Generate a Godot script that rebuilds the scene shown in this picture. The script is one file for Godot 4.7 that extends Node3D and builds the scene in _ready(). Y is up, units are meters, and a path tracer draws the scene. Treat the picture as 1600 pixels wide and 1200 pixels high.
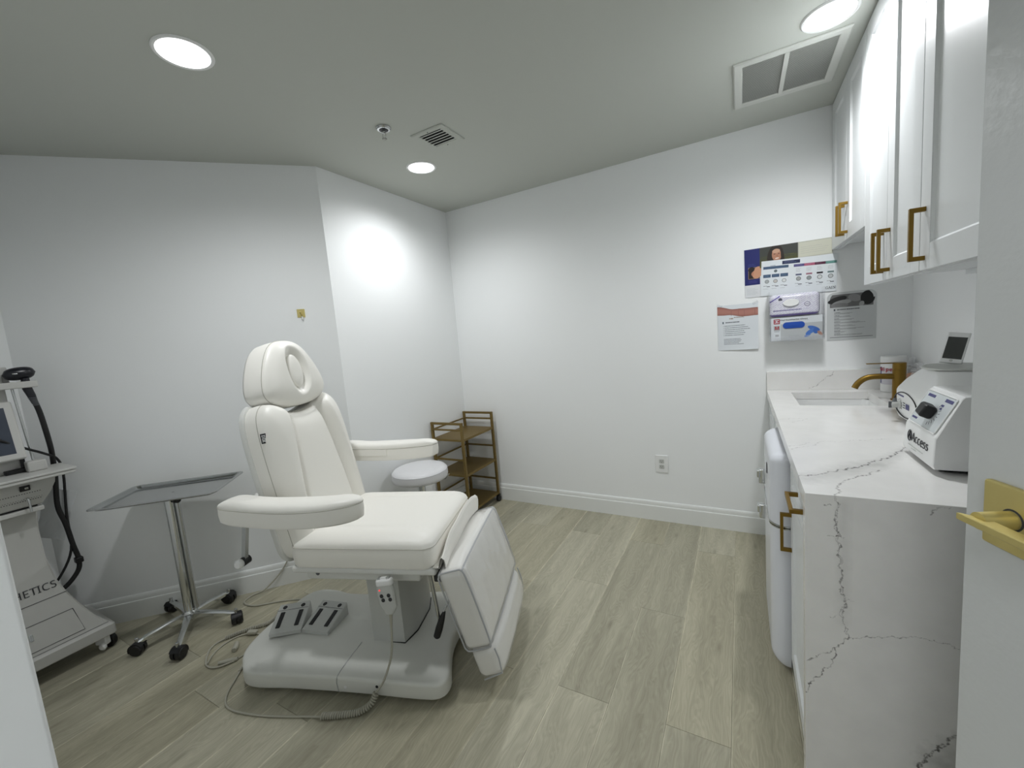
extends Node3D

# ---------------------------------------------------------------- helpers
var rng := RandomNumberGenerator.new()
var taken := {}
var M := {}
const ROOM_H := 2.439

func numbered(called: String) -> String:
	if not taken.has(called):
		taken[called] = 0
		return called
	taken[called] += 1
	return "%s_%03d" % [called, taken[called]]

func thing(called: String, label: String, category: String, at := Vector3.ZERO, turn := 0.0, group := "") -> Node3D:
	var o := Node3D.new()
	o.name = numbered(called)
	add_child(o)
	o.position = at
	o.rotation.y = turn
	o.set_meta("label", label)
	o.set_meta("category", category)
	if group != "":
		o.set_meta("group", group)
	return o

func part(called: String, mesh: Mesh, m: Material, parent: Node3D, xf := Transform3D()) -> MeshInstance3D:
	var o := MeshInstance3D.new()
	o.name = called
	o.mesh = mesh
	o.material_override = m
	o.transform = xf
	parent.add_child(o, true)
	return o

func single(called: String, mesh: Mesh, m: Material, label: String, category: String, xf := Transform3D(), group := "") -> MeshInstance3D:
	var o := MeshInstance3D.new()
	o.name = numbered(called)
	o.mesh = mesh
	o.material_override = m
	o.transform = xf
	add_child(o)
	o.set_meta("label", label)
	o.set_meta("category", category)
	if group != "":
		o.set_meta("group", group)
	return o

func struct(called: String, mesh: Mesh, m: Material, label: String, xf := Transform3D()) -> MeshInstance3D:
	var o := single(called, mesh, m, label, "structure", xf)
	o.set_meta("kind", "structure")
	return o

func mat(c: Color, rough := 0.6, metal := 0.0, spec := 0.5) -> StandardMaterial3D:
	var m := StandardMaterial3D.new()
	m.albedo_color = c
	m.roughness = rough
	m.metallic = metal
	m.metallic_specular = spec
	return m

func rgb(r: int, g: int, b: int) -> Color:
	return Color8(r, g, b)

func at(x: float, y: float, z: float) -> Transform3D:
	return Transform3D(Basis(), Vector3(x, y, z))

func rot(axis: Vector3, deg: float, o := Vector3.ZERO) -> Transform3D:
	return Transform3D(Basis(axis.normalized(), deg_to_rad(deg)), o)

# triangles are kept counter-clockwise seen from outside; shut() turns a closed solid right side out
func shut(t: PackedVector3Array) -> PackedVector3Array:
	var v := 0.0
	for i in range(0, t.size(), 3):
		v += t[i].dot(t[i + 1].cross(t[i + 2]))
	if v < 0.0:
		for i in range(0, t.size(), 3):
			var a := t[i + 1]
			t[i + 1] = t[i + 2]
			t[i + 2] = a
	return t

func moved(t: PackedVector3Array, xf: Transform3D) -> PackedVector3Array:
	var o := PackedVector3Array()
	o.resize(t.size())
	for i in t.size():
		o[i] = xf * t[i]
	if xf.basis.determinant() < 0.0:
		for i in range(0, o.size(), 3):
			var a := o[i + 1]
			o[i + 1] = o[i + 2]
			o[i + 2] = a
	return o

func mesh(t: PackedVector3Array, deg := 38.0, uvf = null) -> ArrayMesh:
	var n := t.size() / 3
	var fn := PackedVector3Array()
	fn.resize(n)
	var fu := PackedVector3Array()
	fu.resize(n)
	var where := {}
	for i in n:
		var c := (t[i * 3 + 1] - t[i * 3]).cross(t[i * 3 + 2] - t[i * 3])
		fn[i] = c
		fu[i] = c.normalized()
		for k in 3:
			var key := Vector3i((t[i * 3 + k] * 30000.0).round())
			if where.has(key):
				where[key].append(i)
			else:
				where[key] = PackedInt32Array([i])
	var lim := cos(deg_to_rad(deg))
	var V := PackedVector3Array()
	var N := PackedVector3Array()
	var U := PackedVector2Array()
	for i in n:
		if fn[i].length_squared() < 1e-18:
			continue
		for k in [0, 2, 1]:
			var p := t[i * 3 + k]
			var key := Vector3i((p * 30000.0).round())
			var s := Vector3.ZERO
			for j in where[key]:
				if fu[j].dot(fu[i]) > lim:
					s += fn[j]
			V.append(p)
			N.append(s.normalized())
			if uvf != null:
				U.append(uvf.call(p, fu[i]))
	var arr := []
	arr.resize(Mesh.ARRAY_MAX)
	arr[Mesh.ARRAY_VERTEX] = V
	arr[Mesh.ARRAY_NORMAL] = N
	if uvf != null:
		arr[Mesh.ARRAY_TEX_UV] = U
	var am := ArrayMesh.new()
	am.add_surface_from_arrays(Mesh.PRIMITIVE_TRIANGLES, arr)
	return am

func quad(t: PackedVector3Array, a: Vector3, b: Vector3, c: Vector3, d: Vector3) -> void:
	t.append_array(PackedVector3Array([a, b, c, a, c, d]))

# rounded box centred on the origin
func rb(size: Vector3, r := 0.003, seg := 1, div := 1, deform = null) -> PackedVector3Array:
	var h := size * 0.5
	r = minf(r, minf(h.x, minf(h.y, h.z)) * 0.999)
	var rows := []
	for ax in 3:
		var l := []
		for i in seg:
			l.append(-(h[ax] - r) - r * tan(PI / 4 * (seg - i) / seg))
		for i in div + 1:
			l.append(lerpf(-(h[ax] - r), h[ax] - r, float(i) / div))
		for i in range(1, seg + 1):
			l.append((h[ax] - r) + r * tan(PI / 4 * i / seg))
		rows.append(l)
	var t := PackedVector3Array()
	for ax in 3:
		var u: int = (ax + 1) % 3
		var w: int = (ax + 2) % 3
		for sgn in [-1, 1]:
			var grid := []
			for a in rows[u]:
				var line := PackedVector3Array()
				for b in rows[w]:
					var p := Vector3.ZERO
					p[ax] = sgn * h[ax]
					p[u] = a
					p[w] = b
					var q := Vector3(clampf(p.x, -(h.x - r), h.x - r), clampf(p.y, -(h.y - r), h.y - r), clampf(p.z, -(h.z - r), h.z - r))
					p = q + (p - q).normalized() * r
					if deform != null:
						p = deform.call(p)
					line.append(p)
				grid.append(line)
			for i in grid.size() - 1:
				for j in grid[0].size() - 1:
					if sgn > 0:
						quad(t, grid[i][j], grid[i + 1][j], grid[i + 1][j + 1], grid[i][j + 1])
					else:
						quad(t, grid[i][j], grid[i][j + 1], grid[i + 1][j + 1], grid[i + 1][j])
	return shut(t)

# box between two corners
func bb(a: Vector3, b: Vector3, r := 0.002, seg := 1) -> PackedVector3Array:
	return moved(rb((b - a).abs(), r, seg), Transform3D(Basis(), (a + b) * 0.5))

func loft(rings: Array, caps := true) -> PackedVector3Array:
	var t := PackedVector3Array()
	var n: int = rings[0].size()
	for i in rings.size() - 1:
		for j in n:
			var k := (j + 1) % n
			quad(t, rings[i][j], rings[i][k], rings[i + 1][k], rings[i + 1][j])
	if caps:
		for e in [0, rings.size() - 1]:
			var c := Vector3.ZERO
			for p in rings[e]:
				c += p
			c /= n
			for j in n:
				var k := (j + 1) % n
				if e == 0:
					t.append_array(PackedVector3Array([c, rings[e][k], rings[e][j]]))
				else:
					t.append_array(PackedVector3Array([c, rings[e][j], rings[e][k]]))
	return shut(t)

func lathe(prof: Array, n := 24) -> PackedVector3Array:
	var rings := []
	for p in prof:
		var ring := PackedVector3Array()
		for j in n:
			var a := TAU * j / n
			ring.append(Vector3(p.x * cos(a), p.y, p.x * sin(a)))
		rings.append(ring)
	return loft(rings)

func disc(r: float, h: float, bev := 0.001, n := 24) -> PackedVector3Array:
	return lathe([Vector2(r - bev, 0), Vector2(r, bev), Vector2(r, h - bev), Vector2(r - bev, h)], n)

func tube(path: Array, rad, n := 8, twist := 0.0) -> PackedVector3Array:
	var rings := []
	var up := Vector3.UP
	var t0: Vector3 = (path[1] - path[0]).normalized()
	if absf(t0.dot(up)) > 0.9:
		up = Vector3.RIGHT
	var nrm := t0.cross(up).normalized()
	for i in path.size():
		var d: Vector3 = (path[mini(i + 1, path.size() - 1)] - path[maxi(i - 1, 0)]).normalized()
		nrm = (nrm - d * nrm.dot(d)).normalized()
		var bi := d.cross(nrm)
		var r: float = rad[i] if rad is Array else rad
		var ring := PackedVector3Array()
		for j in n:
			var a := TAU * j / n + twist
			ring.append(path[i] + (nrm * cos(a) + bi * sin(a)) * r)
		rings.append(ring)
	return loft(rings)

func spline(pts: Array, per := 8) -> Array:
	var o := []
	var n := pts.size()
	for i in n - 1:
		var p0 = pts[maxi(i - 1, 0)]
		var p3 = pts[mini(i + 2, n - 1)]
		for k in per:
			o.append(pts[i].cubic_interpolate(pts[i + 1], p0, p3, float(k) / per))
	o.append(pts[n - 1])
	return o

func ring_spline(pts: Array, per := 8) -> Array:
	var o := []
	var n := pts.size()
	for i in n:
		for k in per:
			o.append(pts[i].cubic_interpolate(pts[(i + 1) % n], pts[(i + n - 1) % n], pts[(i + 2) % n], float(k) / per))
	return o

func coil(path: Array, R: float, r: float, pitch: float) -> PackedVector3Array:
	var L := 0.0
	var acc := [0.0]
	for i in range(1, path.size()):
		L += path[i].distance_to(path[i - 1])
		acc.append(L)
	var pts := []
	var steps := int(L / pitch * 10)
	var k := 0
	for i in steps + 1:
		var s := L * i / steps
		while k < path.size() - 2 and acc[k + 1] < s:
			k += 1
		var p: Vector3 = path[k].lerp(path[k + 1], (s - acc[k]) / maxf(1e-6, acc[k + 1] - acc[k]))
		var d: Vector3 = (path[k + 1] - path[k]).normalized()
		var a := d.cross(Vector3.UP).normalized()
		var b := a.cross(d)
		var ph := TAU * i / 10.0
		pts.append(p + (a * cos(ph) + b * sin(ph)) * R)
	return tube(pts, r, 5)

# polygon in x,y, extruded from z = 0 to z = d with bevelled rims
func prism(poly: Array, d: float, bev := 0.0) -> PackedVector3Array:
	var n := poly.size()
	var ins := []
	var area := 0.0
	for i in n:
		area += poly[i].x * poly[(i + 1) % n].y - poly[(i + 1) % n].x * poly[i].y
	for i in n:
		var e0: Vector2 = (poly[i] - poly[(i + n - 1) % n]).normalized()
		var e1: Vector2 = (poly[(i + 1) % n] - poly[i]).normalized()
		var m := (Vector2(-e0.y, e0.x) + Vector2(-e1.y, e1.x)).normalized() * signf(area)
		var k := maxf(0.35, m.dot(Vector2(-e0.y, e0.x) * signf(area)))
		ins.append(poly[i] + m * bev / k)
	var rings := []
	for q in [[ins, 0.0], [poly, bev], [poly, d - bev], [ins, d]]:
		if bev <= 0.0 and q[0] == ins:
			continue
		var ring := PackedVector3Array()
		for p in q[0]:
			ring.append(Vector3(p.x, p.y, q[1]))
		rings.append(ring)
	if bev <= 0.0:
		rings = []
		for z in [0.0, d]:
			var ring := PackedVector3Array()
			for p in poly:
				ring.append(Vector3(p.x, p.y, z))
			rings.append(ring)
	var t := loft(rings, false)
	var tri := Geometry2D.triangulate_polygon(PackedVector2Array(ins if bev > 0.0 else poly))
	for e in 2:
		var ring: PackedVector3Array = rings[0] if e == 0 else rings[rings.size() - 1]
		for i in range(0, tri.size(), 3):
			var a := ring[tri[i]]
			var b := ring[tri[i + 1]]
			var c := ring[tri[i + 2]]
			var up := (b - a).cross(c - a).z > 0.0
			if up == (e == 1):
				t.append_array(PackedVector3Array([a, b, c]))
			else:
				t.append_array(PackedVector3Array([a, c, b]))
	return orient(t, rings)

func orient(t: PackedVector3Array, rings: Array) -> PackedVector3Array:
	var n: int = rings[0].size()
	var walls := (rings.size() - 1) * n * 2
	var area := 0.0
	for j in n:
		var a: Vector3 = rings[0][j]
		var b: Vector3 = rings[0][(j + 1) % n]
		area += a.x * b.y - b.x * a.y
	if area < 0.0:
		for i in walls:
			var a := t[i * 3 + 1]
			t[i * 3 + 1] = t[i * 3 + 2]
			t[i * 3 + 2] = a
	return t

# cushion: outline in x,y, front(x, y, r) gives z, sides = [[scale, z], ...] down to the back
func puff(outline: Array, rs: Array, front: Callable, sides: Array, centre := Vector2.ZERO) -> PackedVector3Array:
	var rings := []
	for r in rs:
		var ring := PackedVector3Array()
		for p in outline:
			var q: Vector2 = centre + (p - centre) * r
			ring.append(Vector3(q.x, q.y, front.call(q.x, q.y, r)))
		rings.append(ring)
	for s in sides:
		var ring := PackedVector3Array()
		for p in outline:
			var q: Vector2 = centre + (p - centre) * s[0]
			ring.append(Vector3(q.x, q.y, s[1]))
		rings.append(ring)
	return loft(rings)

func inner_rows(k := 14) -> Array:
	var o := [0.02]
	for i in range(1, k + 1):
		o.append(sin(PI / 2 * float(i) / k))
	return o

func rrect(hx: float, hy: float, r: float, n := 5) -> Array:
	var o := []
	for c in [[1, 1, 0], [-1, 1, 90], [-1, -1, 180], [1, -1, 270]]:
		for i in n + 1:
			var a := deg_to_rad(c[2] + 90.0 * i / n)
			o.append(Vector2(c[0] * (hx - r) + r * cos(a), c[1] * (hy - r) + r * sin(a)))
	return o

func ellipse(rx: float, ry: float, n := 32) -> Array:
	var o := []
	for i in n:
		o.append(Vector2(rx * cos(TAU * i / n), ry * sin(TAU * i / n)))
	return o

func seam_ring(outline: Array, z: float, scale := 1.0, r := 0.0018) -> PackedVector3Array:
	var p := []
	for q in outline:
		p.append(Vector3(q.x * scale, q.y * scale, z))
	p.append(p[0])
	p.append(p[1])
	return tube(p, r, 5)

func words(text: String, size: float, depth := 0.0006, bold := false, font := "Droid Sans") -> TextMesh:
	var f := SystemFont.new()
	f.font_names = PackedStringArray([font])
	if bold:
		f.font_weight = 700
	var tm := TextMesh.new()
	tm.text = text
	tm.font = f
	tm.font_size = 32
	tm.pixel_size = size / 32.0
	tm.depth = depth
	tm.curve_step = 1.0
	return tm

# ---- pictures for prints
func pr(im: Image, x: float, y: float, w: float, h: float, c: Color) -> void:
	im.fill_rect(Rect2i(int(x), int(y), maxi(1, int(w)), maxi(1, int(h))), c)

func pe(im: Image, cx: float, cy: float, rx: float, ry: float, c: Color, deg := 0.0) -> void:
	var ca := cos(deg_to_rad(deg))
	var sa := sin(deg_to_rad(deg))
	var R := int(maxf(rx, ry)) + 2
	for y in range(maxi(0, int(cy) - R), mini(im.get_height(), int(cy) + R)):
		for x in range(maxi(0, int(cx) - R), mini(im.get_width(), int(cx) + R)):
			var u := ((x - cx) * ca + (y - cy) * sa) / rx
			var v := (-(x - cx) * sa + (y - cy) * ca) / ry
			var d := u * u + v * v
			if d < 1.0:
				im.set_pixel(x, y, im.get_pixel(x, y).lerp(c, clampf((1.0 - d) * 6.0, 0.0, 1.0)))

func plines(im: Image, x: float, y: float, w: float, n: int, step: float, th: float, c: Color) -> void:
	for i in n:
		var q := x
		var stop := x + w * rng.randf_range(0.7, 1.0)
		while q < stop:
			var l := rng.randf_range(4, 14)
			pr(im, q, y + i * step, minf(l, stop - q), th, c)
			q += l + 2.5

func picture(im: Image, rough := 0.6) -> StandardMaterial3D:
	var m := mat(Color.WHITE, rough)
	m.albedo_texture = ImageTexture.create_from_image(im)
	return m

# thin sheet in x,y with the picture on its +z face
func sheet(w: float, h: float, th := 0.0012, curl = null) -> ArrayMesh:
	var t := rb(Vector3(w, h, th), th * 0.4, 1, 8 if curl != null else 1, curl)
	return mesh(t, 30.0, func(p, _n): return Vector2(p.x / w + 0.5, 0.5 - p.y / h))

# ---------------------------------------------------------------- scene
func _ready() -> void:
	rng.seed = 7
	camera_and_light()
	materials()
	room()
	ceiling_things()
	cabinets()
	counter_things()
	wall_things()
	the_door()
	chair()
	stool()
	cart()
	tray_stand()
	machine()
	cords()

func camera_and_light() -> void:
	var cam := Camera3D.new()
	cam.name = "camera"
	cam.keep_aspect = Camera3D.KEEP_HEIGHT
	cam.fov = rad_to_deg(2.0 * atan(600.0 / 641.93))
	cam.near = 0.02
	cam.far = 50.0
	add_child(cam)
	cam.transform = Transform3D(Basis.from_euler(Vector3(-0.1141, 0.5125, -0.0852), EULER_ORDER_YXZ), Vector3(0, 1.3716, 0))
	cam.current = true
	var we := WorldEnvironment.new()
	we.name = "environment"
	var env := Environment.new()
	env.background_mode = Environment.BG_COLOR
	env.background_color = Color(0.0, 0.0, 0.0)
	env.ambient_light_source = Environment.AMBIENT_SOURCE_DISABLED
	env.tonemap_mode = Environment.TONE_MAPPER_LINEAR
	env.tonemap_exposure = 1.17
	env.sdfgi_enabled = true
	env.ssao_enabled = true
	env.ssil_enabled = true
	we.environment = env
	add_child(we)

const LAMP := Color(0.985, 0.992, 1.0)
const LAMP_POWER := [0.70, 0.64, 0.94]   # by the tray stand, by the far corner, by the wall cabinets

# recessed spot: a downlight with a soft cut-off
func downlight(where: Vector3, power: float) -> void:
	var l := SpotLight3D.new()
	l.name = numbered("lamp_light")
	l.light_energy = power
	l.light_color = LAMP
	l.spot_angle = 85.0
	l.spot_angle_attenuation = 1.0
	l.spot_attenuation = 2.0
	l.spot_range = 12.0
	l.light_size = 0.06
	l.shadow_enabled = true
	add_child(l)
	l.transform = Transform3D(Basis(Vector3.RIGHT, -PI / 2), where)

# flat panel lamp
func lamp(where: Vector3, size: float, power: float, c := LAMP) -> void:
	var l := AreaLight3D.new()
	l.name = numbered("lamp_light")
	l.area_size = Vector2(size, size)
	l.area_normalize_energy = true
	l.light_energy = power
	l.light_color = c
	l.shadow_enabled = true
	l.area_range = 12.0
	add_child(l)
	l.transform = Transform3D(Basis(Vector3.RIGHT, -PI / 2), where)

func materials() -> void:
	M.wall = mat(rgb(244, 246, 246), 0.72, 0.0, 0.35)
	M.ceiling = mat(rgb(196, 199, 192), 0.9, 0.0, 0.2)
	M.trim = mat(rgb(236, 238, 236), 0.45)
	M.cabinet = mat(rgb(226, 229, 230), 0.38)
	M.cab_in = mat(rgb(200, 203, 202), 0.6)
	M.gold = mat(rgb(132, 104, 42), 0.42, 0.75)
	M.gold_dull = mat(rgb(128, 108, 62), 0.45, 0.6)
	M.gold_pale = mat(rgb(206, 191, 126), 0.42, 0.7)
	M.vinyl = mat(rgb(246, 244, 237), 0.40)
	M.machine = mat(rgb(192, 192, 188), 0.45)  # whitish casing toned down, shade of its dark corner put into the colour
	M.vinyl_grey = mat(rgb(226, 226, 228), 0.36)
	M.vinyl_seam = mat(rgb(186, 183, 172), 0.6)
	M.plastic = mat(rgb(228, 229, 225), 0.4)
	M.plastic_base = mat(rgb(222, 223, 217), 0.42)
	M.plastic_grey = mat(rgb(196, 198, 194), 0.45)
	M.chrome = mat(rgb(214, 216, 216), 0.12, 1.0)
	M.steel = mat(rgb(190, 192, 192), 0.24, 1.0)
	M.black = mat(rgb(16, 16, 18), 0.45)
	M.dark = mat(rgb(46, 47, 48), 0.6)
	M.fridge = mat(rgb(222, 225, 232), 0.22)
	M.gasket = mat(rgb(96, 99, 102), 0.6)
	M.cord = mat(rgb(176, 174, 160), 0.55)
	M.paper = mat(rgb(226, 229, 231), 0.6)
	M.ink = mat(rgb(40, 42, 46), 0.6)
	M.red = mat(rgb(170, 40, 48), 0.5)
	M.purple = mat(rgb(70, 70, 120), 0.5)
	M.white = mat(rgb(238, 239, 238), 0.35)
	M.piping = mat(rgb(178, 180, 182), 0.35)
	M.grille = mat(rgb(150, 152, 148), 0.6)
	M.vent = mat(rgb(208, 210, 204), 0.7)
	M.duct = mat(rgb(34, 35, 34), 0.8)
	M.door = mat(rgb(204, 207, 207), 0.27, 0.0, 0.6)
	var bump := NoiseTexture2D.new()
	bump.width = 512
	bump.height = 512
	bump.seamless = true
	bump.as_normal_map = true
	bump.bump_strength = 3.0
	var nz := FastNoiseLite.new()
	nz.seed = 3
	nz.frequency = 0.03
	bump.noise = nz
	M.door.normal_enabled = true
	M.door.normal_texture = bump
	M.door.normal_scale = 0.25
	M.door.uv1_triplanar = true
	M.door.uv1_world_triplanar = true
	M.door.uv1_scale = Vector3(3, 3, 3)
	M.acrylic = mat(Color(0.93, 0.94, 0.96, 0.12), 0.06)
	M.acrylic.transparency = BaseMaterial3D.TRANSPARENCY_ALPHA
	M.film = mat(Color(0.92, 0.93, 0.95, 0.20), 0.09)
	M.film.transparency = BaseMaterial3D.TRANSPARENCY_ALPHA
	M.glow = mat(Color.WHITE, 0.5)
	M.glow.emission_enabled = true
	M.glow.emission = LAMP
	M.glow.emission_energy_multiplier = 3.0
	M.led = mat(rgb(230, 60, 60), 0.4)
	M.led.emission_enabled = true
	M.led.emission = Color(1.0, 0.2, 0.2)
	M.led.emission_energy_multiplier = 1.2
	# floor planks: three grain pictures, several tones
	M.plank = []
	for v in 3:
		var im := wood(v)
		var tx := ImageTexture.create_from_image(im)
		for tone in [Color(1, 1, 1), Color(0.93, 0.93, 0.925), Color(0.965, 0.96, 0.945)]:
			var pm := mat(tone, 0.42, 0.0, 0.4)
			pm.albedo_texture = tx
			M.plank.append(pm)
	M.plank_edge = mat(rgb(150, 146, 130), 0.7)

func wood(v: int) -> Image:
	var W := 160
	var H := 900
	var im := Image.create(W, H, false, Image.FORMAT_RGB8)
	var a := FastNoiseLite.new()
	a.seed = 11 + v * 7
	a.noise_type = FastNoiseLite.TYPE_SIMPLEX
	a.frequency = 1.0
	a.fractal_octaves = 3
	var knots := []
	for k in 1:
		knots.append(Vector2(rng.randf_range(0.2, 0.8), rng.randf_range(0.1, 0.9)))
	for y in H:
		for x in W:
			var u := float(x) / W
			var w := float(y) / H
			var warp := a.get_noise_2d(u * 1.3, w * 2.6 + 9.0) * 0.9
			var dark := 0.0
			for k in knots:
				var dx: float = (u - k.x) * 0.2
				var dy: float = (w - k.y) * 1.22 * 0.45
				var d := sqrt(dx * dx + dy * dy)
				warp += 0.35 * exp(-d * d / 0.0011)
				dark += 0.20 * exp(-(dx * dx * 1.6 + dy * dy * 0.5) / 0.00010)
			var g := a.get_noise_2d(u * 26.0 + warp * 5.0, w * 2.2)
			var f := a.get_noise_2d(u * 70.0, w * 9.0 + 40.0)
			var rings := 0.5 + 0.5 * sin((u * 9.0 + warp * 7.0) * TAU * 0.5)
			var broad := a.get_noise_2d(u * 2.0 + 20.0, w * 1.1)
			var s := 0.0 + g * 0.055 + f * 0.035 + (rings - 0.5) * 0.03 + broad * 0.07 - dark * 0.7
			var edge := clampf(1.0 - minf(u, 1.0 - u) * 42.0, 0.0, 1.0)
			s += edge * (0.13 + 0.14 * clampf(0.5 + 1.6 * a.get_noise_2d(u * 1.0 + 70.0, w * 7.0), 0.0, 1.0))
			var c := Color(0.695, 0.680, 0.602)
			im.set_pixel(x, y, Color(clampf(c.r * (1 + s), 0, 1), clampf(c.g * (1 + s * 1.02), 0, 1), clampf(c.b * (1 + s * 1.1), 0, 1)))
	return im

# walls: from a to b (on the room side, room to the right of a->b seen from above), standing on the floor
func wall_mesh(a: Vector2, b: Vector2, th: float, ea := 0.0, eb := 0.0, y0 := -0.05, y1 := ROOM_H + 0.05) -> ArrayMesh:
	var d := (b - a).normalized()
	var n := Vector2(d.y, -d.x)
	var p := [a - d * ea, b + d * eb, b + d * eb + n * th, a - d * ea + n * th]
	var rings := []
	for y in [y0, y1]:
		var r := PackedVector3Array()
		for q in p:
			r.append(Vector3(q.x, y, q.y))
		rings.append(r)
	return mesh(loft(rings), 20.0)

func base_mesh(a: Vector2, b: Vector2, side: float, ea := 0.0, eb := 0.0) -> ArrayMesh:
	var d := (b - a).normalized()
	var n := Vector2(d.y, -d.x) * side
	var prof := [Vector2(0, 0), Vector2(0.016, 0), Vector2(0.016, 0.098), Vector2(0.0145, 0.104), Vector2(0.011, 0.106), Vector2(0.0105, 0.122), Vector2(0.008, 0.132), Vector2(0.004, 0.137), Vector2(0, 0.137)]
	var rings := []
	for e in 2:
		var ring := PackedVector3Array()
		for q in prof:
			var o: Vector2 = (a - d * ea if e == 0 else b + d * eb) + n * q.x
			ring.append(Vector3(o.x, q.y, o.y))
		rings.append(ring)
	return mesh(loft(rings), 25.0)

const BZ := -2.887
const SX := -2.118
const CZ := -1.682
const WX := -3.155
const WZ := -0.588
const FZ := -0.0393
const RX := 0.78

func room() -> void:
	# wall directions are given so that the wall's thickness lies outside the room
	struct("wall_back", wall_mesh(Vector2(SX, BZ), Vector2(RX, BZ), 0.12, 0.12, 0.12), M.wall, "white painted back wall behind the notices and the gold cart")
	struct("wall_return", wall_mesh(Vector2(SX, CZ), Vector2(SX, BZ), 0.10), M.wall, "short brightly lit white wall between the slanting wall and the back wall")
	struct("wall_left", wall_mesh(Vector2(WX, WZ), Vector2(SX, CZ), 0.10, 0.05, 0.0), M.wall, "slanting white wall behind the tray stand")
	struct("wall_side", wall_mesh(Vector2(WX, 0.1), Vector2(WX, WZ), 0.10, 0.1, 0.0), M.wall, "white wall behind the trolley machine at the left edge")
	struct("wall_right", wall_mesh(Vector2(RX, BZ), Vector2(RX, 0.1), 0.12), M.wall, "white wall behind the worktop and wall cabinets")
	var f := PackedVector3Array()
	f.append_array(bb(Vector3(WX, -0.05, FZ), Vector3(-0.28, ROOM_H + 0.05, FZ + 0.12), 0.002, 2))
	f.append_array(bb(Vector3(0.64, -0.05, FZ), Vector3(RX, ROOM_H + 0.05, FZ + 0.12), 0.004, 2))
	f.append_array(bb(Vector3(-0.28, 2.12, FZ), Vector3(0.64, ROOM_H + 0.05, FZ + 0.12), 0.001))
	struct("wall_front", mesh(f, 30), M.wall, "pale wall end beside the doorway at the left edge")
	# corridor behind the camera
	var c := PackedVector3Array()
	c.append_array(bb(Vector3(-1.3, -0.05, 1.3), Vector3(1.3, ROOM_H + 0.05, 1.42), 0.001))
	c.append_array(bb(Vector3(-1.42, -0.05, FZ + 0.12), Vector3(-1.3, ROOM_H + 0.05, 1.3), 0.001))
	c.append_array(bb(Vector3(1.18, -0.05, FZ + 0.12), Vector3(1.3, ROOM_H + 0.05, 1.3), 0.001))
	c.append_array(bb(Vector3(RX, -0.05, FZ), Vector3(1.3, ROOM_H + 0.05, FZ + 0.12), 0.001))
	struct("wall_corridor", mesh(c, 30), M.wall, "white corridor walls behind the doorway")
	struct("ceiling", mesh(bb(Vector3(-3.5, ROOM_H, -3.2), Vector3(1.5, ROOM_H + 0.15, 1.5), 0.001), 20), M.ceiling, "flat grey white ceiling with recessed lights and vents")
	var fl := struct("floor", mesh(bb(Vector3(-3.5, -0.16, -3.2), Vector3(1.5, -0.010, 1.5), 0.001), 20), M.plank_edge, "pale grey oak plank floor")
	# planks, joints as the photograph shows them
	var cache := {}
	for i in range(-5, 17):
		var x1 := -0.05 - 0.2 * i
		var x0 := x1 - 0.2
		if x1 < -3.3 or x0 > 1.3:
			continue
		var off := -1.32 if posmod(i, 2) == 0 else -2.012
		if posmod(i, 4) == 1:
			off = -0.68
		var z := off - 3 * 1.22
		while z < 1.4:
			var a := maxf(z, BZ - 0.1)
			var b := minf(z + 1.22, 1.4)
			z += 1.22
			if b - a < 0.05 or (b < -2.0 and x1 < SX - 0.15):
				continue
			var key := "%.3f" % (b - a)
			if not cache.has(key):
				var L := b - a
				cache[key] = mesh(rb(Vector3(0.1992, 0.010, L - 0.0008), 0.0014), 20, func(p, _n): return Vector2(p.x / 0.2 + 0.5, p.z / 1.22 + 0.5))
			var pk: int = posmod(i * 7 + int(round(a * 3.0)) * 5, 9)
			var xf := at((x0 + x1) / 2, -0.005, (a + b) / 2)
			if posmod(i + int(round(a)), 2) == 0:
				xf.basis = Basis(Vector3.UP, PI)
			part("plank", cache[key], M.plank[pk], fl, xf)
	# skirting boards
	struct("baseboard_back", base_mesh(Vector2(SX, BZ), Vector2(0.15, BZ), -1), M.trim, "white stepped skirting board along the back wall")
	struct("baseboard_return", base_mesh(Vector2(SX, CZ), Vector2(SX, BZ), -1, 0.007, 0.0), M.trim, "white skirting board of the short wall behind the stool")
	struct("baseboard_left", base_mesh(Vector2(WX, WZ), Vector2(SX, CZ), -1, 0.0, 0.007), M.trim, "white stepped skirting board of the slanting wall")
	struct("baseboard_side", base_mesh(Vector2(WX, FZ), Vector2(WX, WZ), -1), M.trim, "white skirting board behind the trolley machine")
	# added soft panel, out of view, brightens the room through the doorway
	var t := thing("added_corridor_light", "added unseen square panel light in the corridor ceiling", "ceiling light", Vector3(0.0, ROOM_H, 0.75))
	part("trim", mesh(frame(0.63, 0.63, 0.02, 0.008)), M.trim, t, rot(Vector3.RIGHT, 90))
	part("diffuser", mesh(bb(Vector3(-0.297, -0.004, -0.297), Vector3(0.297, -0.001, 0.297), 0.0005)), M.glow, t)
	lamp(Vector3(0.0, ROOM_H - 0.015, 0.75), 0.58, 0.76)

func ring_mesh(ro: float, ri: float, h: float, n := 40) -> PackedVector3Array:
	var rings := []
	for p in [Vector2(ri, 0), Vector2(ri, h * 0.6), Vector2(ri + (ro - ri) * 0.3, h), Vector2(ro - (ro - ri) * 0.3, h), Vector2(ro, h * 0.3), Vector2(ro, 0)]:
		var ring := PackedVector3Array()
		for j in n:
			ring.append(Vector3(p.x * cos(TAU * j / n), p.y, p.x * sin(TAU * j / n)))
		rings.append(ring)
	rings.append(rings[0])
	return shut(loft(rings, false))

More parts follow.
